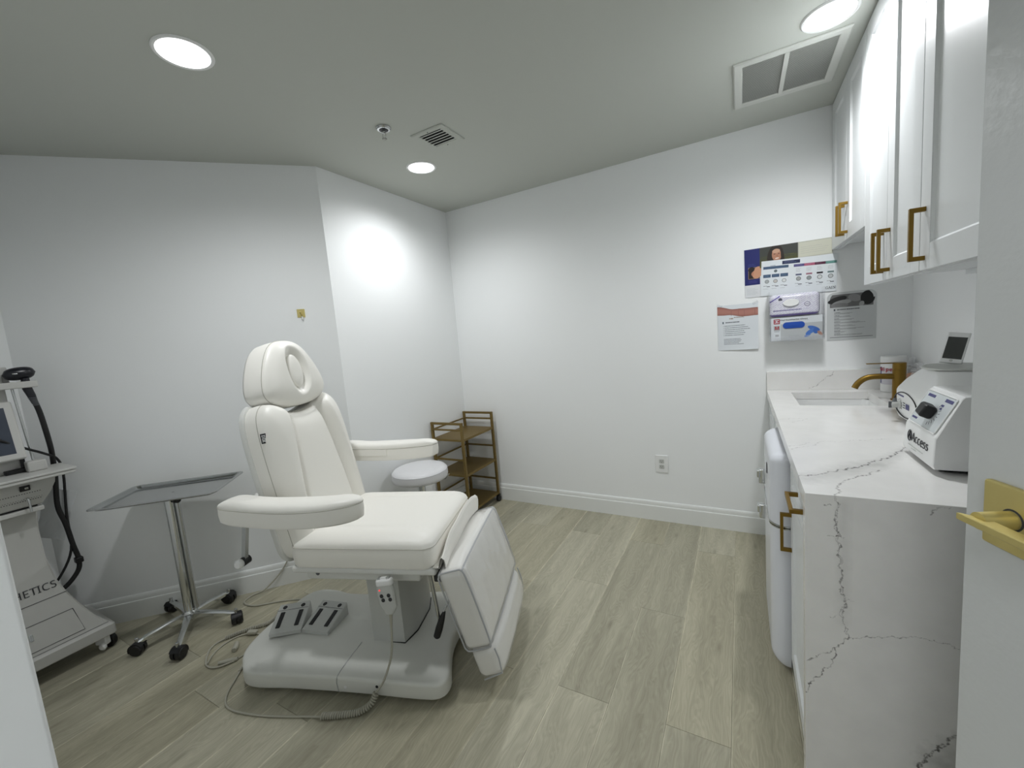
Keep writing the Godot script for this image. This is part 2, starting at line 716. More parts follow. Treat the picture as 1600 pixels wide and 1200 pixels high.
func ceiling_things() -> void:
	var spots := [[-1.662, -0.845, "round recessed ceiling light above the tray stand, at the upper left"], [-1.676, -2.085, "round recessed ceiling light nearest the room's far corner, beside the small vent"], [0.308, -2.047, "round recessed ceiling light beside the wall cabinets"]]
	for s in spots:
		var t := thing("recessed_light", s[2], "ceiling light", Vector3(s[0], ROOM_H, s[1]), 0, "recessed ceiling lights")
		part("trim", mesh(moved(ring_mesh(0.090, 0.077, 0.006), rot(Vector3.RIGHT, 180))), M.white, t)
		part("diffuser", mesh(moved(disc(0.078, 0.004, 0.0005, 40), rot(Vector3.RIGHT, 180))), M.glow, t)
		downlight(Vector3(s[0], ROOM_H - 0.075, s[1]), LAMP_POWER[spots.find(s)])
	# sprinkler
	var sp := thing("fire_sprinkler", "small chrome pendent fire sprinkler hanging from the ceiling", "sprinkler", Vector3(-1.508, ROOM_H, -1.617))
	part("escutcheon", mesh(lathe([Vector2(0.004, -0.001), Vector2(0.036, -0.001), Vector2(0.036, -0.004), Vector2(0.030, -0.011), Vector2(0.022, -0.012), Vector2(0.02, -0.006), Vector2(0.004, -0.006)], 32)), M.steel, sp)
	part("cup", mesh(lathe([Vector2(0.019, -0.006), Vector2(0.019, -0.0135), Vector2(0.01, -0.0145)], 24)), M.black, sp)
	var body := lathe([Vector2(0.008, -0.012), Vector2(0.008, -0.026), Vector2(0.005, -0.028)], 16)
	for s in [-1, 1]:
		body.append_array(tube([Vector3(s * 0.007, -0.024, 0), Vector3(s * 0.011, -0.035, 0), Vector3(s * 0.008, -0.046, 0), Vector3(0, -0.05, 0)], 0.0022, 6))
	part("frame", mesh(body), M.chrome, sp)
	var dfl := disc(0.009, 0.0015, 0.0003, 20)
	for k in 10:
		var a := TAU * k / 10
		dfl.append_array(moved(rb(Vector3(0.005, 0.0015, 0.003), 0.0003), Transform3D(Basis(Vector3.UP, a), Vector3(cos(a) * 0.0095, 0.0008, -sin(a) * 0.0095))))
	part("deflector", mesh(moved(dfl, at(0, -0.053, 0))), mat(rgb(120, 120, 114), 0.4, 0.7), sp)
	# small supply vent
	var v := thing("supply_vent", "small square white ceiling vent with dark louvre slots", "vent", Vector3(-1.3625, ROOM_H, -1.857))
	part("frame", mesh(frame(0.2, 0.2, 0.032, 0.008)), M.ceiling, v, rot(Vector3.RIGHT, 90))
	part("duct", mesh(bb(Vector3(-0.07, -0.0015, -0.07), Vector3(0.07, -0.0003, 0.07), 0.0002)), M.duct, v)
	for i in 6:
		part("slat", mesh(moved(rb(Vector3(0.138, 0.0016, 0.0095), 0.0005), rot(Vector3.RIGHT, 14))), M.vent, v, at(0, -0.006, -0.058 + 0.0232 * i))
	for s in [-1, 1]:
		part("screw", mesh(moved(disc(0.0035, 0.0012, 0.0004, 10), rot(Vector3.RIGHT, 180))), M.dark, v, at(0.0, -0.008, s * 0.084))
	# return air grille
	var g := thing("return_grille", "large rectangular white return air grille in the ceiling, two mesh panels", "vent", Vector3(0.197, ROOM_H, -2.372))
	part("frame", mesh(frame(0.406, 0.425, 0.036, 0.010)), M.vent, g, rot(Vector3.RIGHT, 90))
	part("divider", mesh(rb(Vector3(0.018, 0.008, 0.355), 0.001)), M.vent, g, at(-0.006, -0.005, 0))
	part("duct", mesh(bb(Vector3(-0.17, -0.0015, -0.18), Vector3(0.17, -0.0003, 0.18), 0.0002)), M.grille, g)
	for s in [[-0.169, -0.015], [0.003, 0.169]]:
		var sl := PackedVector3Array()
		for i in 44:
			sl.append_array(moved(rb(Vector3(s[1] - s[0], 0.0008, 0.0062), 0.0002), rot(Vector3.RIGHT, 20, Vector3((s[0] + s[1]) / 2, -0.004, -0.174 + 0.0081 * i))))
		var pn := part("louvre_panel", mesh(sl, 20), M.vent, g)
		pn.set_meta("kind", "stuff")

# picture-frame shape in x,y, front towards +z
func frame(w: float, h: float, b: float, d: float) -> PackedVector3Array:
	var rings := []
	for q in [[0.0, 0.0], [0.0, d * 0.5], [b * 0.15, d], [b * 0.85, d], [b, d * 0.6], [b, 0.0]]:
		var x: float = w / 2 - q[0]
		var y: float = h / 2 - q[0]
		rings.append(PackedVector3Array([Vector3(-x, -y, q[1]), Vector3(x, -y, q[1]), Vector3(x, y, q[1]), Vector3(-x, y, q[1])]))
	rings.append(rings[0])
	return shut(loft(rings, false))

# shaker door in x (width), y (height), front at +z, thickness 20 mm
func shaker(w: float, h: float, st := 0.062) -> PackedVector3Array:
	var t := PackedVector3Array()
	var d := 0.02
	t.append_array(bb(Vector3(-w / 2, -h / 2, 0), Vector3(-w / 2 + st, h / 2, d), 0.0012))
	t.append_array(bb(Vector3(w / 2 - st, -h / 2, 0), Vector3(w / 2, h / 2, d), 0.0012))
	t.append_array(bb(Vector3(-w / 2 + st, -h / 2, 0), Vector3(w / 2 - st, -h / 2 + st, d), 0.0012))
	t.append_array(bb(Vector3(-w / 2 + st, h / 2 - st, 0), Vector3(w / 2 - st, h / 2, d), 0.0012))
	t.append_array(bb(Vector3(-w / 2 + st - 0.004, -h / 2 + st - 0.004, 0.002), Vector3(w / 2 - st + 0.004, h / 2 - st + 0.004, d - 0.008), 0.001))
	# sloping inner edge
	var rings := []
	for q in [[st - 0.0005, d - 0.0008], [st + 0.006, d - 0.0078], [st + 0.006, d - 0.009], [st - 0.0005, d - 0.009]]:
		var x: float = w / 2 - q[0]
		var y: float = h / 2 - q[0]
		rings.append(PackedVector3Array([Vector3(-x, -y, q[1]), Vector3(x, -y, q[1]), Vector3(x, y, q[1]), Vector3(-x, y, q[1])]))
	rings.append(rings[0])
	t.append_array(shut(loft(rings, false)))
	return t

# square bar pull, length along y, standing off +z
func pull(L: float, w := 0.012, off := 0.034) -> PackedVector3Array:
	var t := bb(Vector3(-w / 2, -L / 2, off - w * 0.8), Vector3(w / 2, L / 2, off), 0.0008)
	for s in [-1, 1]:
		t.append_array(bb(Vector3(-w / 2, s * (L / 2 - w) if s > 0 else -L / 2, 0), Vector3(w / 2, L / 2 if s > 0 else -L / 2 + w, off - w * 0.5), 0.0008))
	return t

func cabinets() -> void:
	var FACE := Basis(Vector3(0, 0, 1), Vector3(0, 1, 0), Vector3(-1, 0, 0))   # door x -> world z, front -> -x
	var hm := mesh(pull(0.142))
	# wall cabinets
	var sets := [
		["wall_cabinet", -2.884, -2.205, 1.69, [-2.884, -2.546, -2.205], [1, -1], 0.466, "shorter white two-door wall cabinet in the far right corner"],
		["wall_cabinet", -2.203, -1.60, 1.455, [-2.203, -1.911, -1.608], [1, -1], 0.466, "tall white two-door wall cabinet in the middle of the row, twin gold pulls"],
		["wall_cabinet", -1.607, -1.19, 1.455, [-1.606, -1.192], [-1], 0.466, "white wall cabinet nearest the open door, with one gold pull at its left edge"]]
	for s in sets:
		var z0: float = s[1]
		var z1: float = s[2]
		var t := thing(s[0], s[7], "cabinet", Vector3(0.62, s[3], (z0 + z1) / 2), 0, "white wall cabinets")
		var w := z1 - z0
		var H: float = ROOM_H - 0.003 - s[3]
		var body := bb(Vector3(-0.154, 0.022, -w / 2), Vector3(0.157, H, w / 2), 0.001)
		body.append_array(bb(Vector3(-0.154, 0.0, -w / 2), Vector3(-0.139, 0.022, w / 2), 0.0008))
		body.append_array(bb(Vector3(0.12, 0.004, -w / 2), Vector3(0.157, 0.022, w / 2), 0.0008))
		part("body", mesh(body, 25), M.cabinet, t)
		var dz: Array = s[4]
		for i in dz.size() - 1:
			var dw: float = dz[i + 1] - dz[i] - 0.003
			var dc: float = (dz[i] + dz[i + 1]) / 2 - (z0 + z1) / 2
			var d := part("door", mesh(shaker(dw, H - 0.006, 0.068), 25), M.cabinet, t, Transform3D(FACE, Vector3(-0.1545, H / 2, dc)))
			var side: float = s[5][i]
			part("handle", hm, M.gold, d, at(side * (dw / 2 - 0.034), -H / 2 + 0.10, 0.02))
	# base cabinet with drawer and door next to the end panel
	var b := thing("base_cabinet", "white base cabinet with one drawer above one door, beside the marbled end panel", "cabinet", Vector3(0.46, 0, -1.4655))
	part("body", mesh(bb(Vector3(-0.294, 0.09, -0.222), Vector3(0.316, 0.88, 0.222), 0.001)), M.cabinet, b)
	part("toe_kick", mesh(bb(Vector3(-0.23, 0.0, -0.222), Vector3(-0.215, 0.09, 0.222), 0.001)), M.cabinet, b)
	var dr := part("drawer", mesh(shaker(0.44, 0.13, 0.034), 25), M.cabinet, b, Transform3D(FACE, Vector3(-0.2945, 0.81, 0)))
	part("handle", hm, M.gold, dr, Transform3D(Basis(Vector3(0, 1, 0), Vector3(-1, 0, 0), Vector3(0, 0, 1)), Vector3(0.067, 0.008, 0.02)))
	var d2 := part("door", mesh(shaker(0.44, 0.645, 0.062), 25), M.cabinet, b, Transform3D(FACE, Vector3(-0.2945, 0.418, 0)))
	part("handle", hm, M.gold, d2, at(-0.19, 0.185, 0.02))
	# sink cabinet behind the fridge
	var s2 := thing("base_cabinet", "white sink base cabinet beyond the mini fridge", "cabinet", Vector3(0.46, 0, -2.54))
	var shell := bb(Vector3(-0.294, 0.09, -0.342), Vector3(-0.276, 0.88, 0.342), 0.001)
	shell.append_array(bb(Vector3(-0.294, 0.09, -0.342), Vector3(0.316, 0.88, -0.326), 0.001))
	shell.append_array(bb(Vector3(-0.294, 0.09, 0.326), Vector3(0.316, 0.88, 0.342), 0.001))
	shell.append_array(bb(Vector3(-0.294, 0.09, -0.342), Vector3(0.316, 0.106, 0.342), 0.001))
	part("body", mesh(shell), M.cabinet, s2)
	for s in [-1, 1]:
		part("drawer_front", mesh(shaker(0.338, 0.13, 0.034), 25), M.cabinet, s2, Transform3D(FACE, Vector3(-0.2945, 0.81, s * 0.1705)))
		var d3 := part("door", mesh(shaker(0.338, 0.645, 0.062), 25), M.cabinet, s2, Transform3D(FACE, Vector3(-0.2945, 0.418, s * 0.1705)))
		part("handle", hm, M.gold, d3, at(-s * 0.138, 0.2, 0.02))
	fridge()
	countertop()

func fridge() -> void:
	var t := thing("mini_fridge", "white retro two-door mini fridge with chrome trim under the worktop", "fridge", Vector3(0.147, 0, -1.938))
	part("body", mesh(bb(Vector3(0.018, 0.03, -0.232), Vector3(0.46, 0.85, 0.232), 0.02, 3)), M.fridge, t)
	part("gasket", mesh(bb(Vector3(0.0, 0.035, -0.231), Vector3(0.020, 0.852, 0.231), 0.004, 2)), M.gasket, t)
	# doors: plan with rounded front corners
	var plan := [Vector2(0, -0.232), Vector2(0, 0.232)]
	for i in 9:
		var a := PI / 2 * i / 8.0
		plan.append(Vector2(-0.012 - 0.050 * sin(a), 0.170 + 0.062 * cos(a)))
	for i in 9:
		var a := PI / 2 * i / 8.0
		plan.append(Vector2(-0.012 - 0.050 * cos(a), -0.170 - 0.062 * sin(a)))
	for seg in [["freezer_door", 0.60, 0.866, 0.0, 0.035], ["fridge_door", 0.03, 0.586, 0.045, 0.0]]:
		var rings := []
		var hh := []
		for i in 5:
			hh.append([seg[1] + seg[3] * (1 - cos(PI / 2 * i / 4.0)) if seg[3] > 0 else seg[1], 1.0 if seg[3] == 0.0 else 0.55 + 0.45 * sin(PI / 2 * i / 4.0)])
		for i in 7:
			hh.append([seg[2] - seg[4] * (1 - sin(PI / 2 * i / 6.0)) if seg[4] > 0 else seg[2], 1.0 if seg[4] == 0.0 else 0.25 + 0.75 * cos(PI / 2 * i / 6.0)])
		var last := -1.0
		for q in hh:
			if absf(q[0] - last) < 1e-5:
				continue
			last = q[0]
			var ring := PackedVector3Array()
			for p in plan:
				var zsc: float = 1.0 - (1.0 - q[1]) * 0.12
				ring.append(Vector3(p.x * (q[1] if p.x < -0.001 else 1.0), q[0], p.y * zsc))
			rings.append(ring)
		part(seg[0], mesh(loft(rings), 40), M.fridge, t)
	# chrome strips at the gap between the doors
	for y in [[0.587, 0.591, "chrome"], [0.591, 0.595, "black"], [0.595, 0.599, "chrome"]]:
		var ring2 := []
		for yy in [y[0], y[1]]:
			var r := PackedVector3Array()
			for p in plan:
				r.append(Vector3(p.x * 1.04 if p.x < -0.001 else p.x, yy, p.y * (1.004 if y[2] == "chrome" else 0.995)))
			ring2.append(r)
		part("trim_strip", mesh(loft(ring2), 30), M[y[2]], t)
	for y in [0.64, 0.472]:
		var hd := bb(Vector3(-0.085, -0.034, -0.018), Vector3(-0.058, 0.034, 0.006), 0.006, 2)
		hd.append_array(bb(Vector3(-0.092, -0.004, -0.03), Vector3(-0.078, 0.03, 0.012), 0.004, 2))
		part("latch_handle", mesh(hd), M.chrome, t, at(0.0, y, -0.19))
	part("badge", mesh(bb(Vector3(-0.0645, -0.02, -0.012), Vector3(-0.061, 0.02, 0.012), 0.001)), M.black, t, at(0, 0.76, 0.05))
	for s in [-1, 1]:
		part("foot", mesh(disc(0.018, 0.03, 0.002)), M.black, t, at(0.03, 0.0, s * 0.2))
		part("foot", mesh(disc(0.018, 0.03, 0.002)), M.black, t, at(0.42, 0.0, s * 0.2))

# pale quartz with drawn veins: each vein is [width px, strength, points in metres]
func quartz(x0: float, y0: float, w: float, h: float, px: int, veins: Array, seed_: int, smoke: Array) -> StandardMaterial3D:
	var W := px
	var H := int(px * h / w)
	var im := Image.create(W, H, false, Image.FORMAT_RGB8)
	var nz := FastNoiseLite.new()
	nz.seed = seed_
	nz.frequency = 0.012
	nz.fractal_octaves = 4
	for y in H:
		for x in W:
			var k := 1.0 + nz.get_noise_2d(x, y) * 0.018
			im.set_pixel(x, y, Color(0.925 * k, 0.922 * k, 0.912 * k))
	var sc := W / w
	for s in smoke:
		var c := Vector2((s[0] - x0) * sc, (s[1] - y0) * sc)
		var q := Vector2((s[2] - x0) * sc, (s[3] - y0) * sc)
		var R: float = s[4] * sc
		for y in range(maxi(0, int(minf(c.y, q.y) - R)), mini(H, int(maxf(c.y, q.y) + R))):
			for x in range(maxi(0, int(minf(c.x, q.x) - R)), mini(W, int(maxf(c.x, q.x) + R))):
				var p := Vector2(x, y)
				var d := p.distance_to(Geometry2D.get_closest_point_to_segment(p, c, q)) / R
				d += nz.get_noise_2d(x * 3.0, y * 3.0) * 0.35
				if d < 1.0:
					var cur := im.get_pixel(x, y)
					im.set_pixel(x, y, cur.lerp(Color(0.70, 0.70, 0.69), (1.0 - d) * s[5]))
	var r := RandomNumberGenerator.new()
	r.seed = seed_
	for v in veins:
		var pts: Array = spline(v[2], 14)
		for side in v[3] if v.size() > 3 else 1:
			var off = Vector2(r.randf_range(-3, 3), r.randf_range(-3, 3)) * side
			for i in pts.size() - 1:
				var a := Vector2((pts[i].x - x0) * sc, (pts[i].y - y0) * sc)
				var b := Vector2((pts[i + 1].x - x0) * sc, (pts[i + 1].y - y0) * sc)
				var steps := maxi(1, int(a.distance_to(b)))
				for k in steps:
					var p = a.lerp(b, float(k) / steps) + off
					p += Vector2(nz.get_noise_2d(p.x * 3.5, p.y * 3.5 + 50.0), nz.get_noise_2d(p.x * 3.5 + 90.0, p.y * 3.5)) * 9.0
					var wd: float = v[0] * (0.45 + 0.9 * absf(nz.get_noise_2d(p.x * 4.0 + 300.0, p.y * 4.0)) * 2.0)
					var al: float = v[1] * clampf(0.45 + 1.5 * absf(nz.get_noise_2d(p.x * 1.5, p.y * 1.5 + 700.0)), 0.0, 1.0)
					for dy in range(-int(wd) - 1, int(wd) + 2):
						for dx in range(-int(wd) - 1, int(wd) + 2):
							var X := int(p.x) + dx
							var Y := int(p.y) + dy
							if X < 0 or Y < 0 or X >= W or Y >= H:
								continue
							var f := clampf(1.0 - Vector2(dx, dy).length() / maxf(wd, 0.6), 0.0, 1.0) * al
							if f > 0.0:
								im.set_pixel(X, Y, im.get_pixel(X, Y).lerp(Color(0.40, 0.39, 0.385), f * 0.6))
	var m := picture(im, 0.16)
	m.texture_repeat = true
	return m

func V2(a: Array) -> Array:
	var o := []
	for i in range(0, a.size(), 2):
		o.append(Vector2(a[i], a[i + 1]))
	return o

func countertop() -> void:
	var X0 := 0.134
	var Z1 := -1.201
	var top := quartz(0.1, -2.9, 0.7, 1.72, 560, [
		[1.2, 0.7, V2([0.132, -2.044, 0.203, -2.081, 0.236, -2.074, 0.208, -2.034, 0.172, -1.994])],
		[1.2, 0.8, V2([0.135, -1.635, 0.169, -1.648, 0.202, -1.686])],
		[1.3, 0.7, V2([0.142, -1.596, 0.16, -1.617, 0.207, -1.656, 0.241, -1.712, 0.283, -1.716, 0.324, -1.74, 0.372, -1.755, 0.433, -1.782])],
		[2.2, 1.0, V2([0.12, -1.31, 0.145, -1.331, 0.187, -1.358, 0.217, -1.391, 0.266, -1.429, 0.298, -1.463, 0.333, -1.507, 0.374, -1.554, 0.425, -1.636, 0.461, -1.709]), 2],
		[1.8, 0.8, V2([0.198, -1.2, 0.204, -1.233, 0.22, -1.285, 0.24, -1.326, 0.279, -1.367, 0.312, -1.407, 0.324, -1.427]), 2],
		[1.2, 0.6, V2([0.36, -2.86, 0.42, -2.84, 0.48, -2.80])]], 5,
		[[0.15, -1.31, 0.33, -1.48, 0.05, 0.35], [0.33, -1.48, 0.46, -1.68, 0.03, 0.3]])
	var end := quartz(0.1, 0.0, 0.7, 0.93, 640, [
		[1.6, 1.0, V2([0.198, 0.923, 0.195, 0.877, 0.197, 0.824, 0.2, 0.778, 0.205, 0.74, 0.206, 0.693, 0.211, 0.654, 0.21, 0.606, 0.219, 0.556]), 2],
		[1.3, 0.9, V2([0.179, 0.821, 0.195, 0.816, 0.211, 0.822])],
		[1.8, 1.0, V2([0.219, 0.556, 0.195, 0.52, 0.165, 0.489, 0.136, 0.467])],
		[1.8, 1.0, V2([0.195, 0.52, 0.183, 0.466, 0.158, 0.423, 0.130, 0.375]), 2],
		[1.3, 0.8, V2([0.219, 0.556, 0.27, 0.572, 0.303, 0.586, 0.334, 0.595, 0.375, 0.593, 0.415, 0.59, 0.5, 0.57])],
		[1.4, 0.9, V2([0.17, 0.897, 0.188, 0.897])],
		[1.5, 0.9, V2([0.359, 0.897, 0.373, 0.913, 0.392, 0.922])],
		[2.2, 1.0, V2([0.30, 0.16, 0.347, 0.235, 0.382, 0.309, 0.411, 0.355, 0.428, 0.377, 0.47, 0.41]), 2],
		[1.2, 0.7, V2([0.213, 0.655, 0.232, 0.66])], [1.0, 0.7, V2([0.185, 0.60, 0.20, 0.612])]], 9,
		[[0.40, 0.28, 0.47, 0.36, 0.06, 0.6], [0.21, 0.9, 0.21, 0.6, 0.02, 0.2]])
	var t := thing("countertop", "white grey-veined quartz worktop with a waterfall end panel and backsplash", "countertop", Vector3(0, 0, 0))
	# slab with the sink cut-out
	var sx0 := 0.247
	var sx1 := 0.585
	var sz0 := -2.782
	var sz1 := -2.385
	var s := PackedVector3Array()
	for q in [[X0, RX - 0.002, sz1, Z1 - 0.0014], [X0, RX - 0.002, BZ + 0.002, sz0], [X0, sx0, sz0, sz1], [sx1, RX - 0.002, sz0, sz1]]:
		s.append_array(bb(Vector3(q[0], 0.884, q[2]), Vector3(q[1], 0.924, q[3]), 0.0006))
	part("slab", mesh(s, 20, func(p, _n): return Vector2((p.x - 0.1) / 0.7, (p.z + 2.9) / 1.72)), top, t)
	var wf := bb(Vector3(X0, 0.0, Z1 - 0.04), Vector3(RX - 0.002, 0.8835, Z1 - 0.0012), 0.0006)
	wf.append_array(bb(Vector3(X0, 0.0, Z1 - 0.0013), Vector3(RX - 0.002, 0.9238, Z1), 0.0005))
	part("waterfall_panel", mesh(wf, 20, func(p, _n): return Vector2((p.x - 0.1) / 0.7, p.y / 0.93)), end, t)
	part("backsplash", mesh(bb(Vector3(X0, 0.924, BZ + 0.001), Vector3(RX - 0.001, 1.035, BZ + 0.02), 0.001), 20, func(p, _n): return Vector2((p.x - 0.1) / 0.7, (p.y * 1.0 + 0.93) / 0.93)), quartz(0.1, 0.0, 0.7, 0.93, 400, [[1.3, 1.0, V2([0.33, 0.9, 0.358, 0.93, 0.358, 0.934, 0.394, 0.961 - 0.03])], [1.3, 1.0, V2([0.345, 0.0, 0.394, 0.035, 0.429, 0.064, 0.463, 0.1])]], 3, []), t)
	part("side_splash", mesh(bb(Vector3(RX - 0.02, 0.924, BZ + 0.021), Vector3(RX - 0.001, 1.035, Z1), 0.001), 20, func(p, _n): return Vector2((p.z + 2.9) / 1.72, p.y)), top, t)
	# sink
	var k := thing("sink", "white undermount rectangular sink set in the worktop", "sink", Vector3(0.416, 0.883, -2.5835))
	var rings := []
	for q in [[0.0, 0.0], [0.002, -0.02], [0.006, -0.12], [0.02, -0.145], [0.05, -0.15], [0.052, -0.158], [0.014, -0.152], [-0.008, -0.125], [-0.012, -0.012], [-0.03, -0.001], [-0.03, 0.0]]:
		var ring := PackedVector3Array()
		for p in rrect(0.171 - q[0], 0.2 - q[0], 0.03, 4):
			ring.append(Vector3(p.x, q[1], p.y))
		rings.append(ring)
	var basin := loft(rings.slice(0, 5), false)
	var fl := PackedVector3Array()
	for j in rings[4].size():
		fl.append_array(PackedVector3Array([Vector3(0, -0.153, 0), rings[4][(j + 1) % rings[4].size()], rings[4][j]]))
	basin.append_array(fl)
	part("basin", mesh(basin, 50), M.white, k)
	part("drain", mesh(disc(0.03, 0.004, 0.001)), M.gold, k, at(0, -0.152, 0))

func counter_things() -> void:
	# tap
	var f := thing("faucet", "brushed gold single-lever tap with a short curved spout behind the sink", "faucet", Vector3(0.645, 0.924, -2.535))
	part("body", mesh(lathe([Vector2(0.030, 0), Vector2(0.030, 0.004), Vector2(0.0245, 0.006), Vector2(0.0245, 0.145), Vector2(0.0235, 0.1455), Vector2(0.0235, 0.147), Vector2(0.001, 0.147)], 32), 30), M.gold, f)
	var cap := part("lever", mesh(lathe([Vector2(0.001, 0.1472), Vector2(0.0245, 0.1472), Vector2(0.0245, 0.176), Vector2(0.0235, 0.177), Vector2(0.001, 0.177)], 32), 30), M.gold, f)
	part("lever_blade", mesh(rb(Vector3(0.10, 0.004, 0.018), 0.0012)), M.gold, cap, at(-0.07, 0.1752, 0))
	part("spout", mesh(tube(spline([Vector3(-0.015, 0.112, 0), Vector3(-0.09, 0.113, 0), Vector3(-0.125, 0.104, 0), Vector3(-0.15, 0.082, 0), Vector3(-0.163, 0.058, 0)], 6), 0.0135, 16), 50), M.gold, f)
	# wipes tub
	var w := thing("wipes_canister", "white round tub of wipes in the worktop corner behind the tap", "canister", Vector3(0.690, 0.924, -2.80))
	part("tub", mesh(lathe([Vector2(0.048, 0), Vector2(0.051, 0.003), Vector2(0.051, 0.15), Vector2(0.048, 0.153)], 36)), M.white, w)
	part("lid", mesh(lathe([Vector2(0.0525, 0.152), Vector2(0.0525, 0.178), Vector2(0.049, 0.184), Vector2(0.02, 0.185), Vector2(0.001, 0.185)], 36)), M.white, w)
	part("band", mesh(arc_band(0.0515, 0.04, 0.125, -175, -100)), mat(rgb(214, 212, 218), 0.5), w)
	for q in [[-178, -166, 0.045, 0.13], [-104, -92, 0.03, 0.13]]:
		part("stripe", mesh(arc_band(0.0518, q[2], q[3], q[0], q[1])), M.purple, w)
	var lt := "Wipes"
	for i in lt.length():
		var a := deg_to_rad(-166.0 + i * 17.0)
		var n := Vector3(cos(a), 0, -sin(a))
		part("lettering", words(lt[i], 0.026, 0.0006, true), M.red, w, Transform3D(Basis(Vector3.UP.cross(n), Vector3.UP, n), n * 0.052 + Vector3(0, 0.118, 0)))
	# two clear dispensers
	var glassy: StandardMaterial3D = M.acrylic
	for q in [[0.722, -2.66, 0.145, "clear jar with peach-coloured swabs beside the wipes tub", rgb(196, 138, 98)], [0.720, -2.545, 0.13, "clear jar with pale cotton nearer than the peach jar", rgb(205, 205, 205)]]:
		var j := thing("jar", q[3], "jar", Vector3(q[0], 0.924, q[1]))
		part("glass", mesh(lathe([Vector2(0.03, 0.001), Vector2(0.032, 0.004), Vector2(0.032, q[2] - 0.012), Vector2(0.024, q[2])], 28)), glassy, j)
		part("filling", mesh(lathe([Vector2(0.026, 0.006), Vector2(0.027, q[2] * 0.35), Vector2(0.022, q[2] * 0.72), Vector2(0.008, q[2] * 0.76)], 20)), mat(q[4], 0.8), j)
		part("lid", mesh(lathe([Vector2(0.026, q[2]), Vector2(0.033, q[2] + 0.002), Vector2(0.033, q[2] + 0.008), Vector2(0.012, q[2] + 0.014), Vector2(0.010, q[2] + 0.03), Vector2(0.014, q[2] + 0.04), Vector2(0.004, q[2] + 0.046)], 28)), M.acrylic, j)
	centrifuge()
	mixer()

func arc_band(r: float, y0: float, y1: float, a0: float, a1: float) -> PackedVector3Array:
	var rings := []
	for i in 17:
		var a := deg_to_rad(lerpf(a0, a1, i / 16.0))
		var d := Vector3(cos(a), 0, -sin(a))
		rings.append(PackedVector3Array([d * (r - 0.001) + Vector3(0, y0, 0), d * r + Vector3(0, y0, 0), d * r + Vector3(0, y1, 0), d * (r - 0.001) + Vector3(0, y1, 0)]))
	return loft(rings)

